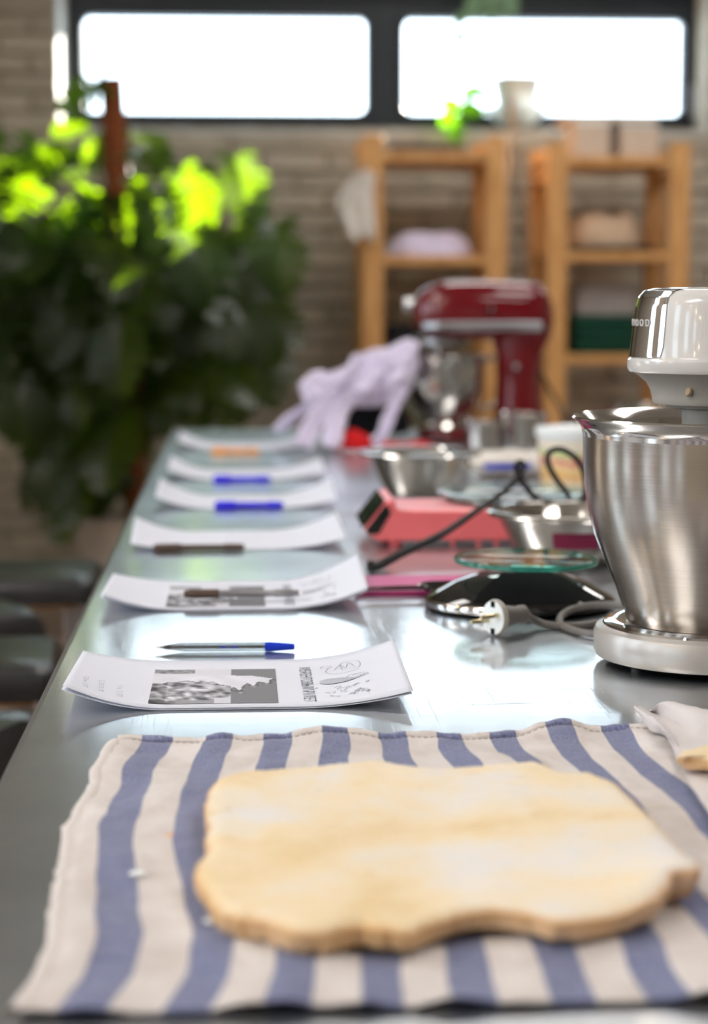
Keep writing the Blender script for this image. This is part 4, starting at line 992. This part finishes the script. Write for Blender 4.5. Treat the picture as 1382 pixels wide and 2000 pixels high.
for px, w_, lab in ((790, .13, 'dark brown tray on top of the left rack, left one'), (862, .14, 'dark brown tray on top of the left rack, right one')):
    t = thing('dark_tray', lab, 'tray', (X7(px), 7.50, sh1[0]))
    obj('tray_body', join(box(-w_/2, w_/2, -.15, .15, 0, .006), box(-w_/2, w_/2, -.15, -.144, .006, .028), box(-w_/2, w_/2, .144, .15, .006, .028), box(-w_/2, -w_/2+.006, -.144, .144, .006, .028), box(w_/2-.006, w_/2, -.144, .144, .006, .028)), 'brown_dark', t, bevel=.001)
folded(X7(1188), 7.48, sh2[1], .30, .30, .022, 'black_cloth', 'thin black folded cloth on the upper shelf of the right rack', 1, 'folded_cloth')
crumple('beige_cloth', X7(1182), 7.50, sh2[1]+.024, .30, .28, .12, 'beige_cloth', 'crumpled beige cloth on top of the black folded cloth, right rack', 'cloth', 9)
zz = sh2[2]
for i in range(4):
    folded(X7(1182), 7.48, zz, .285-.004*(i % 2), .30, .0355, 'green_cloth', ['lowest', 'second lowest', 'second highest', 'topmost'][i]+' dark green folded cloth in the stack on the right rack', 1, 'green_folded_cloth', group='dark green folded cloths', seed=i); zz += .0365
t = folded(X7(1180), 7.52, zz, .26, .24, .11, 'linen', 'greyish white folded linens above the green cloths', 4, 'folded_linen')
for px, w_, h_, lab in ((1143, .125, .135, 'pale cardboard box on top of the right rack, left one'), (1232, .14, .125, 'pale cardboard box on top of the right rack, right one')):
    t = thing('cardboard_box', lab, 'box', (X7(px), 7.50, sh2[0]))
    obj('box_body', box(-w_/2, w_/2, -.14, .14, 0, h_-.012), 'cardboard', t, bevel=.003)
    obj('box_lid', box(-w_/2-.002, w_/2+.002, -.142, .142, h_-.011, h_), 'tub', t, bevel=.002)
tag(obj('wooden_board', box(-.19, .17, -.11, .11, 0, .020), 'cardboard', None, (X7(1185), 7.50, sh2[0]+.1365), bevel=.003), 'pale thin board lying across the two boxes on the right rack', 'board')
# white cloth hanging from the rack post
def hang(u, v):
    px = 716-18*v+(u-.5)*(40+34*math.sin(v*3.0))-14*math.sin(v*4); py = 335+130*v+6*math.sin(u*9)
    p = PY(px, py, 7.25); return (p.x-X7(716, 7.25), .012*math.sin(u*14+v*3)+.01*nz(u*4, v*4), p.z-PY(716, 335, 7.25).z)
q = PY(716, 335, 7.25)
tag(obj('hanging_cloth', grid(hang, 40, 30), 'white_cloth', None, (q.x, 7.26, q.z), solid=.004), 'off-white cloth hanging on the left post of the left rack', 'cloth')

# ================================================================== POT ON THE SILL WITH VINE
q = PY(1008, 250, 8.075); zpot = ZS+.016
t = thing('white_plant_pot', 'white plant pot in a pale glass bowl before the right window pane, vine trailing', 'plant pot', (q.x, 8.075, zpot)); t.scale = (1.12, 1.12, 1.03)
obj('pot', lathe([(0, .012), (.058, .012), (.061, .02), (.093, .185), (.0945, .19), (.091, .19), (.087, .175), (0, .17)], 48), 'ceramic', t)
obj('soil', lathe([(0, .18), (.05, .179), (.087, .176)], 24), 'soil', t)
obj('outer_bowl', lathe([(0, 0), (.05, 0), (.055, .004), (.085, .03), (.106, .055), (.116, .075), (.114, .076), (.104, .058), (.082, .034), (.05, .008), (0, .008)], 48), 'frosted', t)
obj('stem', tube([(-.03, -.02, .19), (-.05, -.03, .26), (-.02, -.03, .30)], .004, 8, 6), 'stem', t)
obj('trailing_root', tube([(-.035, -.098, .10), (-.038, -.13, .03), (-.03, -.14, -.08), (-.028, -.14, -.21)], .011, 8, 6), 'beige_cloth', t)
def leafshape(l, w, curl=.25, n=8):
    def f(u, v):
        ww = w*math.sin(math.pi*min(1, (v*.93+.05)))**.7*(1-.35*v); x = (u-.5)*2*ww
        return (x, v*l, -curl*l*v*v+abs(x)*.35)
    return grid(f, 4, n)
def mleaf(name, parent, origin, target, l, w, mat, roll=0, curl=.25):
    d = (Vector(target)-Vector(origin)).normalized(); up = Vector((0, -1, .25)); xx = d.cross(up).normalized(); zz_ = xx.cross(d)
    m = Matrix((xx, d, zz_)).transposed() @ Matrix.Rotation(roll, 3, 'Y'); o = obj(name, leafshape(l, w, curl), mat, parent, origin); o.rotation_euler = m.to_euler(); return o
vine = [(-.05, -.03, .24), (-.12, -.09, .21), (-.20, -.13, .07), (-.245, -.13, .01)]
obj('vine_stem', tube(vine, .0025, 6, 6), 'stem', t)
for (x, z, dx, dz, l) in ((-.21, .07, -.08, .02, .09), (-.22, .06, .09, .0, .10), (-.235, .06, -.05, -.06, .08), (-.235, .02, .01, -.09, .09), (-.20, .10, .06, .07, .08), (-.16, .13, .08, -.03, .07)):
    mleaf('leaf', t, (x-.01, -.13, z-.01), (x-.01+dx, -.16, z-.01+dz), l, l*.42, 'leaf_light', 0)
# hanging plant at the top
hp = PY(955, -60, 7.7)
t = thing('hanging_plant', 'pale green hanging vine at the top edge before the right window pane', 'plant', (hp.x, 7.7, hp.z))
obj('hanging_pot', lathe([(0, .02), (.06, .02), (.09, .14), (.085, .14), (.055, .03), (0, .03)], 32), 'ceramic', t)
obj('hanger', tube([(0, 0, .14), (0, 0, H-hp.z)], .004, 6, 1), 'rubber', t)
obj('vine_stem', tube([(-.02, -.05, .13), (-.06, -.11, .05), (-.09, -.12, -.10), (-.135, -.12, -.22)], .0025, 6, 6), 'stem', t)
for px, py, dx, dz, l in ((935, -10, -.05, -.10, .10), (960, -20, .0, -.12, .12), (985, -15, .05, -.1, .10), (905, 25, -.03, -.06, .07), (890, 58, .03, -.06, .075), (950, 0, -.03, -.07, .08), (970, 0, .04, -.08, .08)):
    w3 = PY(px, py, 7.58)-hp; mleaf('leaf', t, (w3.x, w3.y, w3.z), (w3.x+dx, w3.y-.02, w3.z+dz), l, l*.40, 'leaf_pale')

# ================================================================== MONSTERA
PYc = 6.9
pc = PY(262, 1000, PYc)
t = thing('monstera_plant', 'large bushy monstera on a brown coir pole in a pale planter, left of the table', 'plant', (pc.x, PYc, 0))
obj('planter', lathe([(0, 0), (.17, 0), (.18, .01), (.215, .42), (.22, .43), (.205, .43), (.195, .38), (0, .38)], 56), 'planter', t)
obj('soil', lathe([(0, .395), (.1, .392), (.197, .385)], 32), 'soil', t)
pb, pt = PY(245, 620, PYc), PY(217, 152, PYc)
dirp = (pt-pb); k0 = (.39-pb.z)/dirp.z; base = pb+dirp*k0
obj('coir_pole', tube([tuple(base-Vector((pc.x, PYc, 0))), tuple(pb-Vector((pc.x, PYc, 0))), tuple(pt-Vector((pc.x, PYc, 0)))], .042, 20, 6), 'moss', t)
def monstera(seed):
    r = random.Random(seed); V = []; F = []; nl = 6
    wprof = lambda v: .48*math.sin(math.pi*min(1, .12+v*.88))**.62*(1-.25*v)
    Z = lambda x, y: -.28*y*y+.30*abs(x)-.25*x*x
    def addq(ps):
        o = len(V); V.extend([(x, y, Z(x, y)) for x, y in ps]); F.append(tuple(range(o, o+len(ps))))
    for s in (-1, 1):
        addq([(0, 0), (s*.10, -.10), (s*.26, -.12), (s*.34, -.02), (s*.16, .06)][::s])
        for i in range(nl):
            a, b = i/nl, (i+1)/nl; ia, ib = .16*(1-a)+.02, .16*(1-b)+.02
            addq([(0, a), (s*ia, a+.02), (s*ib, b+.02), (0, b)][::s])
            gap = .025+.02*r.random(); wa, wb = wprof(a)*r.uniform(.9, 1.06), wprof(b)*r.uniform(.85, 1.0)
            ya, yb = a+.02+gap*.3, b+.02-gap*.5
            addq([(s*ia, ya), (s*wa*.6, ya+.02), (s*wa, ya+.10), (s*(wa+wb)/2*1.0, (ya+yb)/2+.10), (s*wb*.95, yb+.05), (s*wb*.6, yb+.01), (s*ib, yb)][::s])
    addq([(-.02, 1.0), (0, .97), (.02, 1.0), (0, 1.12)])
    me = bpy.data.meshes.new('leaf'); me.from_pydata(V, [], F); me.update(); me.materials.append(MT['leaf']); me.polygons.foreach_set('use_smooth', [True]*len(F))
    return me
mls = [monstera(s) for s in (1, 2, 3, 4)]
env = [(-60, 330), (-20, 262), (30, 235), (110, 240), (150, 185), (180, 160), (240, 215), (330, 250), (400, 290), (430, 300), (520, 330), (560, 350), (520, 380), (545, 470), (560, 560), (540, 640), (535, 710), (500, 790), (440, 790), (390, 800), (330, 850), (290, 900), (255, 960), (180, 965), (140, 1010), (110, 1035), (60, 1000), (35, 960), (60, 900), (20, 860), (-20, 780), (-60, 700)]
def inside(x, y):
    c = False; j = len(env)-1
    for i in range(len(env)):
        if (env[i][1] > y) != (env[j][1] > y) and x < (env[j][0]-env[i][0])*(y-env[i][1])/(env[j][1]-env[i][1])+env[i][0]: c = not c
        j = i
    return c
cnt = 0; pl_ = []; rl = random.Random(11); org = Vector((pc.x, PYc, 0))
while cnt < 265:
    px, py = rl.uniform(-50, 555), rl.uniform(170, 1020)
    if not inside(px, py): continue
    if py < 480 and nz(px*.012, py*.014, 3) < -.08: continue
    if py < 430 and rl.random() < .35: continue
    if 0 < px < 25 and 400 < py < 560: continue
    Y = PYc+rl.gauss(0, .20) if py > 420 else PYc+rl.uniform(-.25, .45)
    Y = min(7.55, max(6.45, Y))
    c = PY(px, py, Y)
    s = rl.uniform(.12, .27) if py > 330 else rl.uniform(.12, .20)
    # keep tips inside the crown
    stemc = Vector((PY(235, 600, PYc).x, PYc+.05, c.z-.05))
    out = (c-stemc); out.z = 0; out = out.normalized() if out.length > .02 else Vector((0, -1, 0))
    d = (out*rl.uniform(.25, .9)+Vector((rl.uniform(-.35, .35), rl.uniform(-.6, .1), -rl.uniform(.35, 1.3)))).normalized()
    if py < 330: d = (out*.8+Vector((rl.uniform(-.5, .5), rl.uniform(-.5, .5), rl.uniform(-.4, .35)))).normalized()
    nrm = (Vector((rl.uniform(-.5, .5), -.75, rl.uniform(.2, 1.0)))+out*.3); nrm = (nrm-d*nrm.dot(d)).normalized(); xx = d.cross(nrm)
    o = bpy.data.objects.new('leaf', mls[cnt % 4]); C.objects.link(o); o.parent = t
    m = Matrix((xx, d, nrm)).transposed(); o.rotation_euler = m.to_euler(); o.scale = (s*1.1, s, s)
    o.location = (c-d*s*.5)-org; pl_.append(o.location.copy()); cnt += 1
# petioles joined as one part
gs = []
for i, p in enumerate(pl_):
    if i % 2: continue
    zb = max(.42, p.z-rl.uniform(.15, .4)); fr = (zb-base.z)/(pt.z-base.z); sp = base+(pt-base)*min(1, max(0, fr))-org
    mid = (p+sp)/2+Vector((0, 0, .06)); gs.append(tube([tuple(sp), tuple(mid), tuple(p)], .004, 5, 3, False))
tag(obj('leaf_stalks', join(*gs), 'stem', t), kind='stuff')
print('objects', len(bpy.data.objects))
